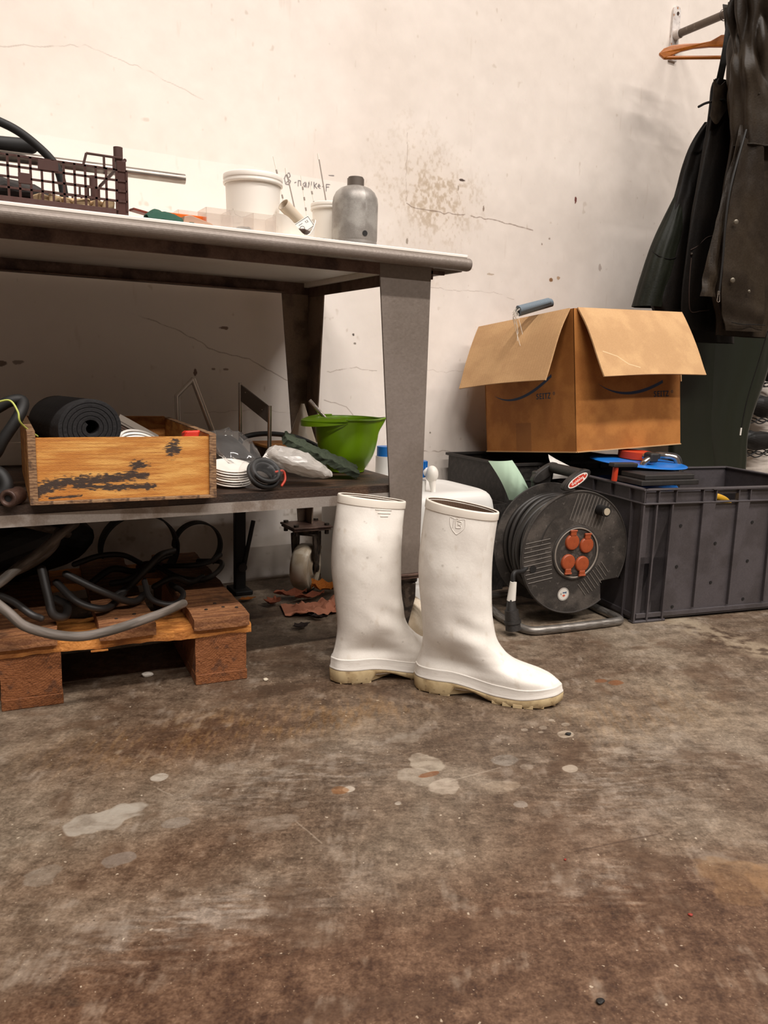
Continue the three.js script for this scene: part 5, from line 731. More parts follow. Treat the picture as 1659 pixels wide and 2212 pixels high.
  part(tail, 'plug', mg(rod([-0.193, 0.088, 0.092], [-0.192, 0.06, 0.094], 0.009, 18, 0.013), rod([-0.192, 0.062, 0.094], [-0.187, 0.014, 0.1], 0.0165, 20, 0.0185), rod([-0.189, 0.036, 0.097], [-0.1885, 0.03, 0.098], 0.0205, 20)), M.blackPlastic);
}
// grey stacking tote
const tote = thing('grey_tote', 'large dark grey plastic stacking tote on the floor at the right', 'tote', [0.655, 0, 0.752], -9.3 * D);
const toteM = std({ map: mottle(0x4b4648, 0x413c3d, 6, 0.3, 0.35, 0.7, 8, 211), roughness: 0.42, bumpMap: bumpFine, bumpScale: 0.0001 });
{
  const Wt = 0.62, Dt = 0.4, Ht = 0.345, t = 0.004;
  part(tote, 'floor_panel', uvw(bx(Wt - 0.02, 0.006, Dt - 0.02, Wt / 2, 0.012, -Dt / 2, 0.001)), toteM);
  // front wall with a hand hole between x 0.222 and 0.296
  const fw = shape([[0.012, 0.006], [Wt - 0.012, 0.006], [Wt - 0.012, 0.335], [0.012, 0.335]], [[[0.222, 0.302], [0.296, 0.302], [0.296, 0.328], [0.222, 0.328]]]);
  const fwall = part(tote, 'front_wall', uvw(new THREE.ExtrudeGeometry(fw, { depth: t, bevelEnabled: false }).translate(0, 0, -0.012)), toteM);
  part(tote, 'back_wall', uvw(bx(Wt - 0.024, 0.335, t, Wt / 2, 0.1725, -Dt + 0.01, 0)), toteM);
  for (const x of [0.01, Wt - 0.01]) part(tote, 'side_wall', uvw(bx(t, 0.335, Dt - 0.02, x, 0.1725, -Dt / 2, 0)), toteM);
  part(tote, 'rim', uvw(mg(bx(0.21, 0.004, 0.018, 0.108, 0.343, -0.007, 0.0015), bx(Wt - 0.21, 0.006, 0.018, (Wt + 0.21) / 2, 0.342, -0.007, 0.0015), bx(Wt, 0.005, 0.018, Wt / 2, 0.3425, -Dt + 0.007, 0.0015), bx(0.018, 0.005, Dt, 0.008, 0.3425, -Dt / 2, 0.0015), bx(0.018, 0.005, Dt, Wt - 0.008, 0.3425, -Dt / 2, 0.0015))), toteM);
  part(tote, 'lower_flange', uvw(mg(bx(Wt, 0.004, 0.014, Wt / 2, 0.308, -0.005, 0.0015), bx(0.014, 0.004, Dt, 0.006, 0.308, -Dt / 2, 0.0015), bx(Wt, 0.004, 0.014, Wt / 2, 0.308, -Dt + 0.005, 0.0015))), toteM);
  for (const x of [0.003, 0.045, 0.098, 0.182, 0.223, 0.296, 0.334, 0.45, 0.53, 0.6]) part(tote, 'flange_web', uvw(bx(0.003, 0.034, 0.012, x, 0.326, -0.006, 0.0005)), toteM);
  for (const z of [-0.06, -0.14, -0.22, -0.3]) part(tote, 'flange_web', uvw(bx(0.012, 0.034, 0.003, 0.006, 0.326, z, 0.0005)), toteM);
  for (const [a, b, c, d] of [[0.185, 0.182, 0.223, 0.187], [0.298, 0.295, 0.334, 0.301], [0.417, 0.41, 0.45, 0.42]]) part(fwall, 'tapered_rib', uvw(ext([[a, 0.03], [d, 0.03], [c, 0.308], [b, 0.308]], 0.009, 0.001).translate(0, 0, -0.009)), toteM);
  // corner column
  part(tote, 'corner_column', uvw(mg(bx(0.005, 0.306, 0.012, 0.003, 0.154, -0.006, 0.001), bx(0.005, 0.306, 0.012, 0.042, 0.154, -0.006, 0.001), bx(0.005, 0.306, 0.012, 0.09, 0.154, -0.006, 0.001), bx(0.095, 0.306, 0.003, 0.048, 0.154, -0.0095, 0), bx(0.012, 0.306, 0.005, 0.006, 0.154, -0.05, 0.001), bx(0.1, 0.006, 0.02, 0.05, 0.003, -0.01, 0.002))), toteM);
  part(tote, 'base_rail', uvw(mg(bx(Wt - 0.02, 0.012, 0.006, Wt / 2, 0.018, -0.006, 0.001), bx(0.006, 0.012, Dt - 0.02, 0.006, 0.018, -Dt / 2, 0.001))), toteM);
  for (const [x, y] of [[0.125, 0.248], [0.125, 0.141], [0.124, 0.034], [0.241, 0.197], [0.24, 0.092], [0.356, 0.249], [0.355, 0.144], [0.355, 0.039]]) part(fwall, 'drain_hole', rot(cyl(0.0042, 0.002, 0, 0, 0, 16), Math.PI / 2).translate(x, y, -0.0075), M.rubber);
  for (const z of [-0.08, -0.2, -0.3]) for (const y of [0.24, 0.1]) part(tote, 'drain_hole', rot(cyl(0.004, 0.002, 0, 0, 0, 14), 0, 0, Math.PI / 2).translate(0.0075, y, z), M.rubber);
}
solo('yellow_handle', 'yellow rounded tool handle showing through the hand hole of the tote', 'handle', tube([[0.895, 0.312, 0.735], [0.92, 0.312, 0.745], [0.95, 0.303, 0.752], [0.975, 0.286, 0.75]], 0.0105, 40, 14), flat(0xd9a52a, 0.4));
// what lies in the tote: black blocks, blue reel, steel tube, papers
solo('black_block', 'black slab lying on the tote rim, lower one of two', 'slab', bx(0.185, 0.013, 0.11, 0, 0.0065, 0, 0.002), M.blackPlastic, [0.782, 0.3458, 0.67], -0.12);
solo('black_block', 'black slab on the tote rim, upper one of two', 'slab', bx(0.16, 0.012, 0.095, 0, 0.006, 0, 0.002), M.blackPlastic, [0.79, 0.3592, 0.666], -0.12);
{
  const t = thing('blue_reel', 'blue cable reel with steel tube frame lying under the cardboard box', 'cable reel', [0.86, 0.381, 0.53]); t.rotation.set(0.04, 0, -0.03);
  const blue = flat(0x1a6fc4, 0.35), red = flat(0xc03a1c, 0.45);
  part(t, 'upper_flange', lathe([[0, 0.004], [0.12, 0.004], [0.132, 0.001], [0.133, -0.002], [0.12, -0.001], [0, -0.001]], 56), blue);
  part(t, 'red_drum', mg(cyl(0.05, 0.02, 0.02, 0.016, -0.03, 30)), red);
  part(t, 'lower_flange', lathe([[0, 0.002], [0.115, 0.002], [0.116, 0], [0.115, -0.002], [0, -0.002]], 48).translate(0, -0.06, 0), blue);
  part(t, 'core', cyl(0.05, 0.055, 0, -0.031, 0, 30), M.rubber);
  part(t, 'tube_frame', tube([[-0.065, 0.004, 0.078], [-0.06, 0.014, 0.08], [-0.04, 0.022, 0.075], [-0.02, 0.022, 0.04], [0.06, 0.022, 0.03], [0.09, 0.018, 0.05], [0.1, -0.02, 0.06], [0.1, -0.06, 0.06]], 0.0085, 90, 12, false, 0.4), M.chrome);
  part(t, 'clamp', mg(bx(0.03, 0.026, 0.03, -0.035, 0.024, 0.075, 0.006), bx(0.018, 0.016, 0.04, 0.0, 0.026, 0.05, 0.004)), M.blackPlastic);
  part(t, 'red_post', rod([-0.186, -0.034, 0.1], [-0.186, 0.002, 0.1], 0.0075, 14), red); part(t, 'black_bar', bx(0.085, 0.011, 0.022, -0.16, 0.008, 0.1, 0.003), M.blackPlastic);
  part(t, 'lead', tube([[0.05, 0.022, 0.01], [0.09, 0.024, -0.01], [0.125, 0.02, 0.03], [0.13, -0.03, 0.05]], 0.004, 50, 10), M.rubber);
}
solo('crumpled_bag', 'dark plastic oddments filling the grey tote', 'oddments', jitter(mv(new THREE.IcosahedronGeometry(1, 5).scale(0.2, 0.1, 0.11), 1.0, 0.16, 0.6), 0.05, 14), flat(0x1c1a19, 0.5)).userData.kind = 'stuff';
{ const o = solo('green_paper', 'pale green paper sheet leaning behind the cable reel', 'paper', grid(10, 10, (u, v) => [u * 0.075 - v * 0.075, v * 0.105, 0.012 * Math.sin(u * 3) + 0.01 * Math.sin(v * 3)], 0.0005), flat(0xb4cdb4, 0.8), [0.438, 0.289, 0.497]); }
{ const o = solo('white_paper', 'creased white paper behind the handle of the cable reel', 'paper', grid(8, 8, (u, v) => [u * 0.08 - v * 0.015, v * 0.065 * (1 - u * 0.55), 0.012 * Math.abs(u - 0.35) + 0.006 * Math.sin(v * 5)], 0.0005), flat(0xe6e0d8, 0.8), [0.548, 0.345, 0.53]); }
// black crate behind the reel, against the wall, carrying the cardboard box
{
  const t = thing('black_crate', 'black plastic crate against the wall under the cardboard box', 'crate', [0.8, 0, 0.19], 0); const W = 0.5, Hc = 0.362, Dc = 0.3;
  part(t, 'body', mg(bx(W, 0.005, Dc, 0, 0.004, 0, 0), bx(W, Hc, 0.005, 0, Hc / 2, Dc / 2, 0.001), bx(W, Hc, 0.005, 0, Hc / 2, -Dc / 2, 0.001), bx(0.005, Hc, Dc, -W / 2, Hc / 2, 0, 0.001), bx(0.005, Hc, Dc, W / 2, Hc / 2, 0, 0.001)), M.blackPlastic);
  part(t, 'rim', mg(bx(W + 0.02, 0.008, 0.015, 0, Hc - 0.004, Dc / 2, 0.001), bx(W + 0.02, 0.008, 0.015, 0, Hc - 0.004, -Dc / 2, 0.001), bx(0.015, 0.008, Dc, -W / 2 - 0.003, Hc - 0.004, 0, 0.001), bx(0.015, 0.008, Dc, W / 2 + 0.003, Hc - 0.004, 0, 0.001), bx(W + 0.01, 0.006, 0.01, 0, Hc - 0.05, Dc / 2, 0.001)), M.blackPlastic);
  for (const x of [-0.22, -0.14, -0.06, 0.02, 0.1, 0.18]) part(t, 'rib', bx(0.004, Hc - 0.02, 0.008, x, Hc / 2, Dc / 2 + 0.003, 0.001), M.blackPlastic);
  solo('dark_tub', 'low black tub on the floor between canister and black crate', 'tub', openBox(0.16, 0.25, 0.24, 0.004, 1), M.blackPlastic, [0.46, 0.001, 0.24]);
}
// cardboard box
const BOXL = 0.425, BOXH = 0.384, BOXD = 0.387;
const card = (c, w, h, seedv, inner) => { // cardboard ground with faint vertical flutes
  const A = inner ? [200, 160, 114] : [172, 111, 50], B = inner ? [188, 148, 104] : [154, 95, 38];
  const im = c.createImageData(w, h); for (let y = 0; y < h; y++) for (let x = 0; x < w; x++) { const n = fbm(x / 60 + seedv, y / 60, 4), g = vn(x / 1.6, y / 1.6), fl = 0.5 + 0.5 * Math.sin(x * 0.9); const q = mix(A, B, sm(0.3, 0.7, n)); const k = (g - 0.5) * 12 + (fl - 0.5) * 4, i = (y * w + x) * 4; im.data[i] = q[0] + k; im.data[i + 1] = q[1] + k; im.data[i + 2] = q[2] + k; im.data[i + 3] = 255; } c.putImageData(im, 0, 0);
};
const smile = (c, a, m, b, w) => { c.fillStyle = '#2f3e58'; c.beginPath(); c.moveTo(...a); c.quadraticCurveTo(m[0], m[1] * 2 - (a[1] + b[1]) / 2, b[0], b[1]); c.lineTo(b[0] + 2, b[1] + w * 1.6); c.quadraticCurveTo(m[0], m[1] * 2 - (a[1] + b[1]) / 2 + w * 2, a[0], a[1]); c.fill(); };
const faceTex = (sv, a, m, b, tx, ty, extra) => canvasTex(512, 512, (c, w, h) => { card(c, w, h, sv, false); smile(c, a, m, b, 7); c.fillStyle = '#2a3446'; c.font = 'bold 31px sans-serif'; c.fillText('SEITZ', tx, ty); c.lineWidth = 1.5; c.strokeStyle = '#2a3446'; c.beginPath(); c.arc(tx + 97, ty - 18, 5, 0, 7); c.stroke(); c.font = 'bold 8px sans-serif'; c.fillText('R', tx + 94, ty - 15); if (extra) { c.fillStyle = 'rgba(128,78,34,0.55)'; c.fillRect(w * 0.36, h * 0.78, 88, 112); } });
const box = thing('cardboard_box', 'open brown cardboard box with folded out flaps and blue print', 'box', [0.657, 0.409, 0.5]); box.rotation.order = 'YXZ'; box.rotation.set(-5.695 * D, 2.387 * D, 1.822 * D);
{
  const th = 0.004, plain = std({ map: canvasTex(256, 256, (c, w, h) => card(c, w, h, 3, false)), roughness: 0.8 }), inner = std({ map: canvasTex(512, 256, (c, w, h) => { card(c, w, h, 9, true); c.strokeStyle = 'rgba(232,206,168,0.7)'; c.lineWidth = 3; c.beginPath(); c.moveTo(30, 90); c.lineTo(90, 70); c.lineTo(130, 40); c.lineTo(180, 26); c.stroke(); }), roughness: 0.8 }), inner2 = std({ map: canvasTex(256, 256, (c, w, h) => card(c, w, h, 14, true)), roughness: 0.8 });
  const face = (w, h, m) => { const g = new THREE.BoxGeometry(w, h, th); return g; };
  part(box, 'front_panel', face(BOXL, BOXH).translate(BOXL / 2, BOXH / 2, -th / 2), std({ map: faceTex(1, [100, 266], [230, 300], [420, 258], 372, 322, false), roughness: 0.78 }));
  { const g = new THREE.BoxGeometry(BOXD - 0.001, BOXH, th); g.rotateY(-Math.PI / 2).translate(th / 2, BOXH / 2, -BOXD / 2); part(box, 'left_panel', g, std({ map: faceTex(5, [55, 284], [190, 298], [390, 222], 305, 312, true), roughness: 0.78 })); }
  part(box, 'back_panel', face(BOXL, BOXH).translate(BOXL / 2, BOXH / 2, -BOXD + th / 2), plain);
  part(box, 'right_panel', new THREE.BoxGeometry(th, BOXH, BOXD - 0.001).translate(BOXL - th / 2, BOXH / 2, -BOXD / 2), plain);
  part(box, 'bottom_panel', new THREE.BoxGeometry(BOXL - 0.002, th, BOXD - 0.002).translate(BOXL / 2, th / 2, -BOXD / 2), plain);
  part(box, 'bottom_flap_edge', mg(bx(BOXL, 0.003, 0.004, BOXL / 2, 0.0005, 0.001, 0), bx(0.004, 0.003, BOXD, -0.001, 0.0005, -BOXD / 2, 0)), inner);
  // flaps: bent a little near the fold; length along the hinge a..b
  const flap = (a, b, len, ang0, ang1, skew) => grid(16, 10, (u, v) => { let o = 0, y = 0; const n = 20, k = Math.round(v * n); for (let i = 0; i < k; i++) { const g = (ang0 + (ang1 - ang0) * sm(0, 0.5, i / n)) * D; o += len / n * Math.cos(g); y -= len / n * Math.sin(g); } return [a + skew * v + (b - a - skew * 0.6 * v) * u, y + 0.004 * Math.sin(u * 3.1) * v, o + 0.004 * fbm(u * 3, v * 3, 2)]; }, 0.004);
  part(box, 'front_flap', flap(0.01, 0.428, 0.205, 60, 69, 0.008).translate(0, BOXH, 0), inner);
  part(box, 'left_flap', flipped(flap(0.012, 0.402, 0.205, 60, 69, 0.012).applyMatrix4(new THREE.Matrix4().set(0, 0, -1, 0, 0, 1, 0, BOXH, -1, 0, 0, 0, 0, 0, 0, 1))), inner2);
  part(box, 'right_flap', flap(0.012, 0.375, 0.2, 74, 89, 0.0).applyMatrix4(new THREE.Matrix4().set(0, 0, 1, BOXL, 0, 1, 0, BOXH, -1, 0, 0, 0, 0, 0, 0, 1)), inner2);
  part(box, 'back_flap', flipped(flap(0.012, 0.41, 0.2, 84, 92, 0.0).applyMatrix4(new THREE.Matrix4().set(1, 0, 0, 0, 0, 1, 0, BOXH, 0, 0, -1, -BOXD, 0, 0, 0, 1))), inner2);
}
// rolled denim scrap with frayed end on the box
{
  const t = thing('denim_scrap', 'rolled blue denim scrap with frayed white threads on the box flap', 'denim', [0.624, 0.7955, 0.325]); t.rotation.set(0, -0.3, 0.2);
  const denim = std({ map: mottle(0x84909a, 0x56626c, 24, 0.06, 0.35, 0.65, 24, 221), roughness: 0.9 });
  const roll = part(t, 'roll', jitter(mg(rod([-0.05, 0, 0], [0.05, 0.008, 0], 0.0145, 24, 0.012), rod([-0.051, 0.003, 0.004], [0.042, 0.011, 0.003], 0.0135, 20, 0.011)), 0.005, 50).scale(1, 0.95, 1.3), denim);
  part(roll, 'roll_core', rod([-0.0525, 0, 0], [-0.049, 0, 0], 0.0095, 18), flat(0x1a1f26, 0.9));
  const wht = flat(0xe4dccf, 0.9); for (let i = 0; i < 11; i++) { const y0 = rr(-0.012, 0.01), z0 = rr(-0.016, 0.02), L = i < 4 ? rr(0.05, 0.085) : rr(0.012, 0.03); part(roll, 'thread', tube([[-0.052, y0, z0], [-0.058 - rr(0, 0.008), y0 - 0.006, z0], [-0.06 + rr(-0.006, 0.004), y0 - L * 0.5, z0 + rr(0.0, 0.006)], [-0.058 + rr(-0.008, 0.004), y0 - L, z0 + rr(0.0, 0.012)]], 0.0007, 16, 5), wht); }
}

// ------------------------------------------------------------------ coat rail, hanger, hanging rainwear, wire rack
{
  const t = thing('coat_rail', 'rusty white wall bracket with a steel rod sticking out', 'coat rail', [1.413, 0, 0]);
  const paint = std({ map: tex(256, 256, (u, v) => { const p = tfbm(u, v, 8, 4, 231), q = tfbm(u, v, 20, 3, 236); let c = mix([218, 210, 204], [198, 190, 186], sm(0.3, 0.7, p)); c = mix(c, [150, 84, 34], sm(0.66, 0.78, p) * 0.8); c = mix(c, [80, 46, 30], sm(0.74, 0.84, q) * 0.8); return c; }, 0.09), roughness: 0.6 });
  const pl = []; for (let i = 0; i <= 12; i++) { const a = Math.PI * i / 12; pl.push([0.0175 * Math.cos(a), 1.836 + 0.0175 * Math.sin(a)]); } pl.push([-0.0175, 1.682], [0.0175, 1.682]);
  const wp = part(t, 'wall_plate', uvw(ext(pl, 0.006, 0.0012).translate(0, 0, 0.0015)), paint);
  part(wp, 'screw', rot(cyl(0.005, 0.004, 0, 0, 0, 12), Math.PI / 2).translate(0.002, 1.83, 0.009), flat(0x3a241a, 0.7));
  part(wp, 'screw', rot(cyl(0.005, 0.004, 0, 0, 0, 12), Math.PI / 2).translate(0.0, 1.7, 0.009), flat(0x3a241a, 0.7));
  part(t, 'socket', rod([0, 1.762, 0.007], [0, 1.762, 0.03], 0.0155, 20), paint);
  part(t, 'rod', uvw(rod([0, 1.762, 0.02], [0, 1.757, 0.62], 0.0125, 20)), std({ map: mottle(0x5e5248, 0xb5aaa0, 5, 0.16, 0.6, 0.72, 10, 238), roughness: 0.45, metalness: 0.4 }));
  part(t, 'loop', tube(circ(0.016, 14).map(p => [p[0], 1.76 + p[1], 0.2]), 0.0012, 40, 6, true), M.bolt);
}
{ // wooden hanger on the rod
  const t = thing('clothes_hanger', 'orange brown wooden clothes hanger on the wall rail', 'hanger', [1.413, 1.7598, 0.222], -35 * D);
  const wood = std({ map: woodTex(0xb0651c, 0xa05a18, 0x8a4a14, 241, 0.2), roughness: 0.4 });
  const top = [[0, -0.064], [0.018, -0.065], [0.03, -0.072], [0.05, -0.083], [0.08, -0.089], [0.13, -0.092], [0.17, -0.098], [0.195, -0.108], [0.208, -0.122], [0.207, -0.127]], bot = [[0.192, -0.138], [0.172, -0.13], [0.14, -0.115], [0.1, -0.105], [0.05, -0.1], [0, -0.1]];
  const half = [...top, ...bot], full = [...half, ...half.slice(1, -1).reverse().map(p => [-p[0], p[1]])];
  const g = ext(full, 0.008, 0.002).translate(0, 0, -0.006); const p = g.attributes.position; for (let i = 0; i < p.count; i++) p.setZ(i, p.getZ(i) + 0.35 * p.getX(i) ** 2); g.computeVertexNormals();
  part(t, 'shoulders', uvw(g), wood);
  part(t, 'cross_bar', rod([-0.19, -0.134, 0.01], [0.19, -0.134, 0.01], 0.0055, 14), wood);
  part(t, 'hook', tube([[0, -0.066, 0], [0, -0.025, 0], [0.016, -0.013, 0], [0.021, 0.005, 0], [0.011, 0.018, 0], [-0.005, 0.0175, 0], [-0.019, 0.004, 0]], 0.0016, 50, 8), M.bolt);
}
const cloth = (a, b, s, rough = 0.55) => phy({ map: mottle(a, b, 5, 0.4, 0.35, 0.7, 8, s), roughness: rough, specularIntensity: 0.45, side: THREE.DoubleSide, bumpMap: bumpFine, bumpScale: 0.0003 });
const darkCloth = cloth(0x17120e, 0x110d0a, 251, 0.6), coatCloth = cloth(0x30271d, 0x251d15, 252, 0.5), greenPvc = phy({ color: 0x191e13, roughness: 0.42, clearcoat: 0.2, clearcoatRoughness: 0.4, side: THREE.DoubleSide });
// hanging garment shell: tables of left x, right x, mid z, half depth against height; folds run down the cloth
function shell(tab, y0, y1, ny, na, fold, ph, expo = 2.6, freq = 1, crumple = 0) {
  const P = (a, y, o = 0) => { const l = cr(tab.l, y), r = cr(tab.r, y), z = cr(tab.z, y), d = cr(tab.d, y); const c = Math.cos(a), s = Math.sin(a), q = Math.pow(Math.abs(c) ** expo + Math.abs(s) ** expo, -1 / expo); const f = fold * (Math.sin(a * 5 * freq + ph + 1.6 * Math.sin(y * 5 + a * 2)) * 0.55 + Math.sin(a * 11 * freq + y * 6 + ph) * 0.25 + (fbm(a * 2.2 + ph + 20, y * 7 + ph, 3) - 0.5) * 2.2) + crumple * sm(1.36, 1.5, y) * (Math.abs(fbm(a * 1.7 + ph + y * 3, y * 6.5 - a * 1.2, 2) - 0.5) - 0.12); return [(l + r) / 2 + c * q * ((r - l) / 2) + c * (f + o), y, z + s * q * d + s * (f + o)]; };
  const rings = []; for (let j = 0; j <= ny; j++) { const y = y0 + (y1 - y0) * j / ny, r = []; for (let i = 0; i < na; i++) r.push(P(-i / na * Math.PI * 2, y)); rings.push(r); }
  return { g: loft(rings), P };
}
// dark jacket behind, with its left sleeve
{
  const t = thing('rain_jacket', 'nearly black rain jacket hanging left of the olive coat', 'jacket', [0, 0, 0]);
  const tab = { l: [[0.73, 1.2], [0.79, 1.16], [0.83, 1.125], [0.86, 1.115], [1.0, 1.14], [1.1, 1.162], [1.2, 1.19], [1.28, 1.21], [1.34, 1.235], [1.4, 1.28]], r: [[0.73, 1.5], [1.4, 1.38]], z: [[0.73, 0.29], [1.4, 0.29]], d: [[0.73, 0.04], [1.1, 0.038], [1.4, 0.02]] };
  const s = shell(tab, 1.4, 0.735, 60, 110, 0.006, 0.4); part(t, 'body', uvw(s.g), darkCloth);
  const sl = { l: [[0.72, 1.03], [0.84, 1.064], [0.93, 1.086], [1.02, 1.112], [1.1, 1.146], [1.17, 1.177], [1.2, 1.19]], r: [[0.72, 1.13], [0.84, 1.16], [1.02, 1.2], [1.2, 1.23]], z: [[0.72, 0.27], [1.2, 0.29]], d: [[0.72, 0.045], [1.02, 0.04], [1.2, 0.012]] };
  const s2 = shell(sl, 1.2, 0.832, 40, 60, 0.003, 2.1, 2); const sleeveM = part(t, 'sleeve', uvw(s2.g), cloth(0x1c1e15, 0x15170f, 256));
  const seam = []; for (let i = 0; i <= 16; i++) seam.push(s2.P(Math.PI * (0.1 + 0.9 * i / 16), 1.005 - 0.03 * Math.sin(i / 16 * 3), 0.0008)); part(sleeveM, 'sleeve_seam', tube(seam, 0.0014, 50, 6), darkCloth);
}
// bib trousers with straps and green legs
{
  const t = thing('bib_trousers', 'dark green waterproof bib trousers hanging from the rail', 'trousers');
  const bib = { l: [[0.76, 1.19], [0.82, 1.165], [0.9, 1.16], [1.1, 1.17], [1.25, 1.188], [1.34, 1.2], [1.42, 1.212], [1.48, 1.222], [1.51, 1.245]], r: [[0.76, 1.42], [0.9, 1.42], [1.34, 1.4], [1.51, 1.36]], z: [[0.9, 0.362], [1.34, 0.362], [1.51, 0.345]], d: [[0.9, 0.014], [1.34, 0.018], [1.51, 0.012]] };
  const s = shell(bib, 1.5, 0.765, 56, 90, 0.0035, 1.7, 2.2); const bibM = part(t, 'bib', uvw(s.g), darkCloth);
  const st = flat(0x43332c, 0.7), onP = (a, y) => s.P(a * Math.PI, y, 0.0012);
  part(bibM, 'pocket_seam', tube([onP(0.85, 1.0), onP(0.76, 1.012), onP(0.66, 1.04), onP(0.58, 1.05)], 0.0014, 30, 6), st);
  part(bibM, 'pocket_seam', tube([onP(0.82, 0.975), onP(0.81, 0.93), onP(0.79, 0.87), onP(0.76, 0.82), onP(0.64, 0.823), onP(0.55, 0.828)], 0.0015, 60, 6), st);
  part(t, 'snap', mv(new THREE.SphereGeometry(0.0045, 12, 8), ...onP(0.825, 0.988)), M.bolt);
  part(bibM, 'bib_fold', grid(24, 8, (u, v) => [1.178 + u * 0.13, 1.475 - v * (0.05 + 0.02 * Math.sin(u * 5)) - 0.05 * (1 - u) * v - 0.012 * Math.sin(u * 9), 0.3875 + 0.003 * Math.sin(v * 3) + 0.002 * Math.sin(u * 11)], 0.002), coatCloth);
  part(t, 'draw_cord', tube([[1.148, 1.4, 0.37], [1.17, 1.412, 0.38], [1.22, 1.425, 0.3935], [1.27, 1.42, 0.393]], 0.0035, 30, 8), darkCloth);
  const strap = (a, b, w) => grid(2, 16, (u, v) => { const x = a[0] + (b[0] - a[0]) * v + 0.008 * Math.sin(v * 3), y = a[1] + (b[1] - a[1]) * v, z = a[2] + (b[2] - a[2]) * v; return [x + (u - 0.5) * w, y, z + (u - 0.5) * w * 0.3]; }, 0.002);
  part(t, 'strap', strap([1.384, 1.772, 0.25], [1.262, 1.49, 0.335], 0.022), darkCloth); part(t, 'strap', strap([1.38, 1.77, 0.235], [1.322, 1.47, 0.335], 0.024), coatCloth); part(t, 'strap', strap([1.384, 1.774, 0.266], [1.285, 1.49, 0.352], 0.016), darkCloth);
  const legL = { l: [[0.2, 1.4], [0.3, 1.38], [0.45, 1.36], [0.62, 1.34], [0.9, 1.32]], r: [[0.2, 1.69], [0.62, 1.6], [0.9, 1.58]], z: [[0.2, 0.19], [0.9, 0.19]], d: [[0.2, 0.03], [0.9, 0.03]] };
  part(t, 'leg', uvw(shell(legL, 0.9, 0.2, 40, 64, 0.003, 0.8, 2.1).g), greenPvc);
  const legR = { l: [[0.2, 1.6], [0.45, 1.53], [0.9, 1.49]], r: [[0.2, 1.74], [0.28, 1.765], [0.44, 1.765], [0.67, 1.84], [0.9, 1.86]], z: [[0.2, 0.2], [0.9, 0.2]], d: [[0.2, 0.03], [0.9, 0.03]] };
  part(t, 'leg', uvw(shell(legR, 0.9, 0.2, 40, 64, 0.003, 3.2, 2.3).g), greenPvc);
}
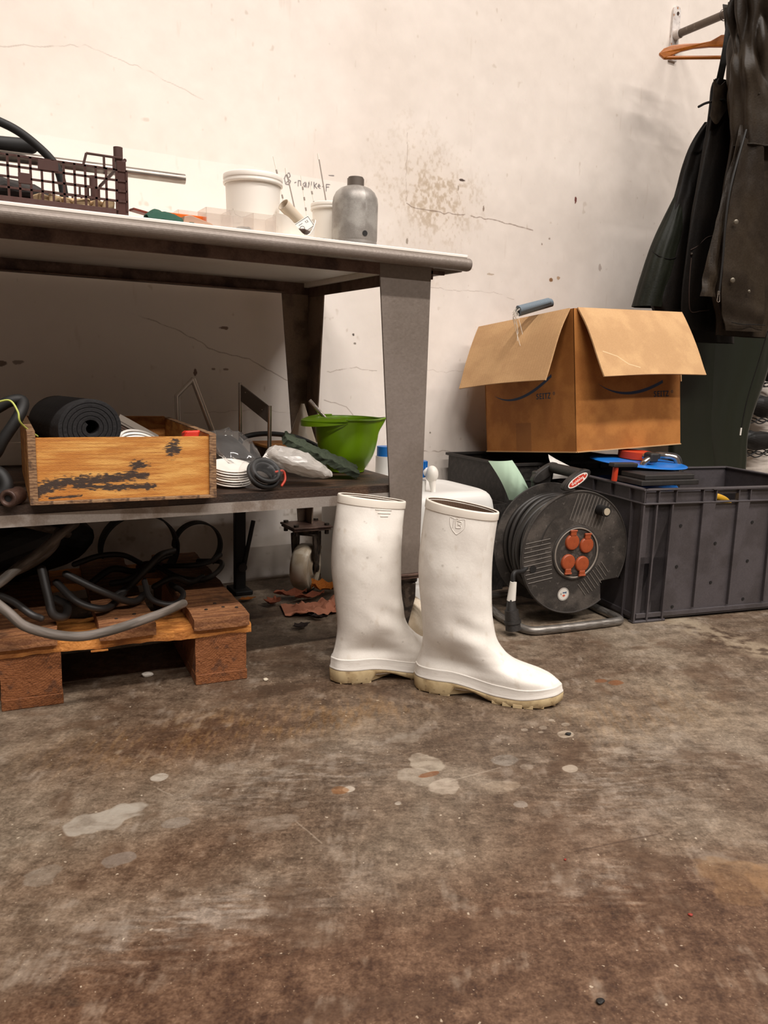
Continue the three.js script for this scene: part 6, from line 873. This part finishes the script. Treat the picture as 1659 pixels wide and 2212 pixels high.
// olive coat in front, with cape, placket, zip and snaps
{
  const t = thing('olive_coat', 'olive brown rain coat with cape, zip and snap buttons hanging frontmost', 'coat');
  const tab = { l: [[0.74, 1.25], [0.8, 1.24], [0.86, 1.21], [1.0, 1.2], [1.15, 1.205], [1.3, 1.22], [1.45, 1.215], [1.7, 1.22]], r: [[0.74, 1.47], [1.0, 1.52], [1.3, 1.56], [1.7, 1.5]], z: [[0.74, 0.44], [1.7, 0.44]], d: [[0.74, 0.028], [1.2, 0.03], [1.7, 0.028]] };
  const s = shell(tab, 1.7, 0.75, 80, 120, 0.0065, 5.1, 2.4); part(t, 'body', uvw(s.g), coatCloth);
  // front edge strips: x of left and right edge against height
  const strip = (l, r, y0, y1, z, amp, ph) => grid(14, 60, (u, v) => { const y = y0 + (y1 - y0) * v, x = cr(l, y) + (cr(r, y) - cr(l, y)) * u; return [x, y, z - 0.012 * (1 - u) * (1 - u) + amp * Math.sin(u * 5 + y * 6 + ph) + 0.012 * (fbm(u * 3 + ph, y * 12, 3) - 0.5) + 0.005 * Math.sin(y * 60 + u * 3) * sm(0.8, 0.92, v) * sm(1, 0.95, v)]; }, 0.003);
  part(t, 'inner_placket', uvw(strip([[0.855, 1.128], [1.04, 1.152], [1.26, 1.2], [1.34, 1.22]], [[0.855, 1.178], [1.04, 1.18], [1.26, 1.225], [1.34, 1.25]], 1.34, 0.855, 0.474, 0.003, 0.3)), coatCloth);
  part(t, 'placket', uvw(strip([[0.76, 1.235], [0.8, 1.215], [0.86, 1.19], [1.0, 1.181], [1.1, 1.182], [1.3, 1.215]], [[0.76, 1.385], [0.9, 1.37], [1.1, 1.33], [1.3, 1.28]], 1.3, 0.762, 0.492, 0.004, 1.1)), coatCloth, 'lighter olive button placket');
  part(t, 'hem_stitch', tube([[1.238, 0.785, 0.493], [1.28, 0.781, 0.498], [1.33, 0.783, 0.5], [1.383, 0.784, 0.499]], 0.0014, 40, 6), darkCloth);
  const zip = []; for (let i = 0; i <= 20; i++) { const y = 1.32 - 0.455 * i / 20; zip.push([cr([[0.86, 1.176], [0.964, 1.176], [1.08, 1.172], [1.17, 1.18], [1.32, 1.218]], y), y, 0.486]); } const zipper = part(t, 'zip', tube(zip, 0.0036, 90, 8), flat(0x120f0d, 0.5));
  part(zipper, 'zip_puller', mg(bx(0.008, 0.011, 0.005, 1.172, 0.866, 0.488, 0.001), tube([[1.169, 0.862, 0.489], [1.167, 0.842, 0.49], [1.177, 0.842, 0.49], [1.176, 0.862, 0.489]], 0.0014, 30, 6)), M.chrome);
  for (const [x, y, r] of [[1.2, 1.066, 0.0078], [1.212, 0.904, 0.0078], [1.29, 0.878, 0.005]]) part(t, 'snap', lathe([[0, 0.003], [r * 0.6, 0.0028], [r * 0.9, 0.0015], [r, 0]], 20).rotateX(Math.PI / 2).rotateY(-0.4).translate(x, y, 0.5), flat(0x6a6256, 0.35, 0.5));
  // cape over shoulder and sleeve at the right
  const cap = { l: [[1.26, 1.235], [1.35, 1.21], [1.45, 1.19], [1.6, 1.18], [1.75, 1.18], [1.85, 1.21]], r: [[1.26, 1.5], [1.5, 1.45], [1.7, 1.36], [1.85, 1.3]], z: [[1.26, 0.455], [1.85, 0.44]], d: [[1.26, 0.06], [1.6, 0.055], [1.85, 0.03]] };
  const cp = shell(cap, 1.84, 1.285, 90, 160, 0.009, 2.6, 2.2, 1, 0.085); const capeM = part(t, 'cape', uvw(cp.g), coatCloth);
  const hemC = []; for (let i = 0; i <= 30; i++) hemC.push(cp.P(Math.PI * (1.02 - 1.0 * i / 30), 1.287, 0.0005)); part(capeM, 'cape_hem', tube(hemC, 0.0025, 90, 6), coatCloth);
  const yoke = []; for (let i = 0; i <= 20; i++) yoke.push(cp.P(Math.PI * (0.72 - 0.7 * i / 20), 1.42 + 0.05 * Math.sin(i / 20 * 1.6), 0.0006)); part(capeM, 'yoke_seam', tube(yoke, 0.0018, 60, 6), coatCloth);
  const cordM = part(t, 'cord', tube([[1.44, 0.77, 0.47], [1.435, 0.68, 0.455], [1.42, 0.56, 0.44], [1.412, 0.462, 0.435]], 0.0016, 40, 6), darkCloth);
  part(cordM, 'cord_tip', rod([1.412, 0.464, 0.435], [1.411, 0.44, 0.435], 0.0026, 10), M.white);
}
// black wire rack at the far right
{
  const t = thing('wire_rack', 'black wire rack with wavy shelves behind the hanging clothes', 'rack', [1.95, 0, 0.085]);
  for (const [x, z] of [[-0.12, -0.06], [0.32, -0.06], [-0.12, 0.06], [0.32, 0.06]]) part(t, 'post', rod([x, 0, z], [x, 0.8, z], 0.006, 10), M.rubber);
  for (const y of [0.2, 0.33, 0.46, 0.6, 0.72]) { const g = []; for (const z of [-0.06, -0.02, 0.02, 0.06]) { const p = []; for (let i = 0; i <= 22; i++) p.push([-0.14 + i * 0.0225, y + 0.008 * Math.sin(i * 1.1), z]); g.push(tube(p, 0.0025, 90, 6)); } part(t, 'wavy_shelf', mg(g), M.rubber); part(t, 'side_wire', mg(rod([-0.13, y - 0.012, -0.06], [-0.13, y - 0.012, 0.06], 0.003, 6), rod([0.32, y - 0.012, -0.06], [0.32, y - 0.012, 0.06], 0.003, 6)), M.rubber).userData.kind = 'stuff'; }
  for (const [y, x, s, lab] of [[0.33, 0.05, 0.09, 'black lumpy glove on the second rack shelf'], [0.46, 0.08, 0.1, 'black lumpy shoe on the third rack shelf'], [0.6, 0.1, 0.08, 'black lumpy bundle on the fourth rack shelf']]) solo('dark_bundle', lab, 'bundle', jitter(new THREE.IcosahedronGeometry(1, 4).scale(s * 1.4, s * 0.42, s * 0.5), 0.03, 12), M.rubber, [1.94 + x, y + 0.014 + s * 0.42, 0.088]);
  const bt = thing('black_bottle', 'small glossy black bottle on the top rack shelf', 'bottle', [1.9, 0.7295, 0.1]); part(bt, 'body', lathe([[0, 0], [0.028, 0], [0.03, 0.004], [0.03, 0.07], [0.022, 0.085], [0.01, 0.09], [0.01, 0.1], [0, 0.1]], 32), flat(0x0e0d0d, 0.15)); part(bt, 'cap', cyl(0.012, 0.014, 0, 0.107, 0, 20), flat(0x1a1817, 0.3));
}

renderer.render(scene, camera);
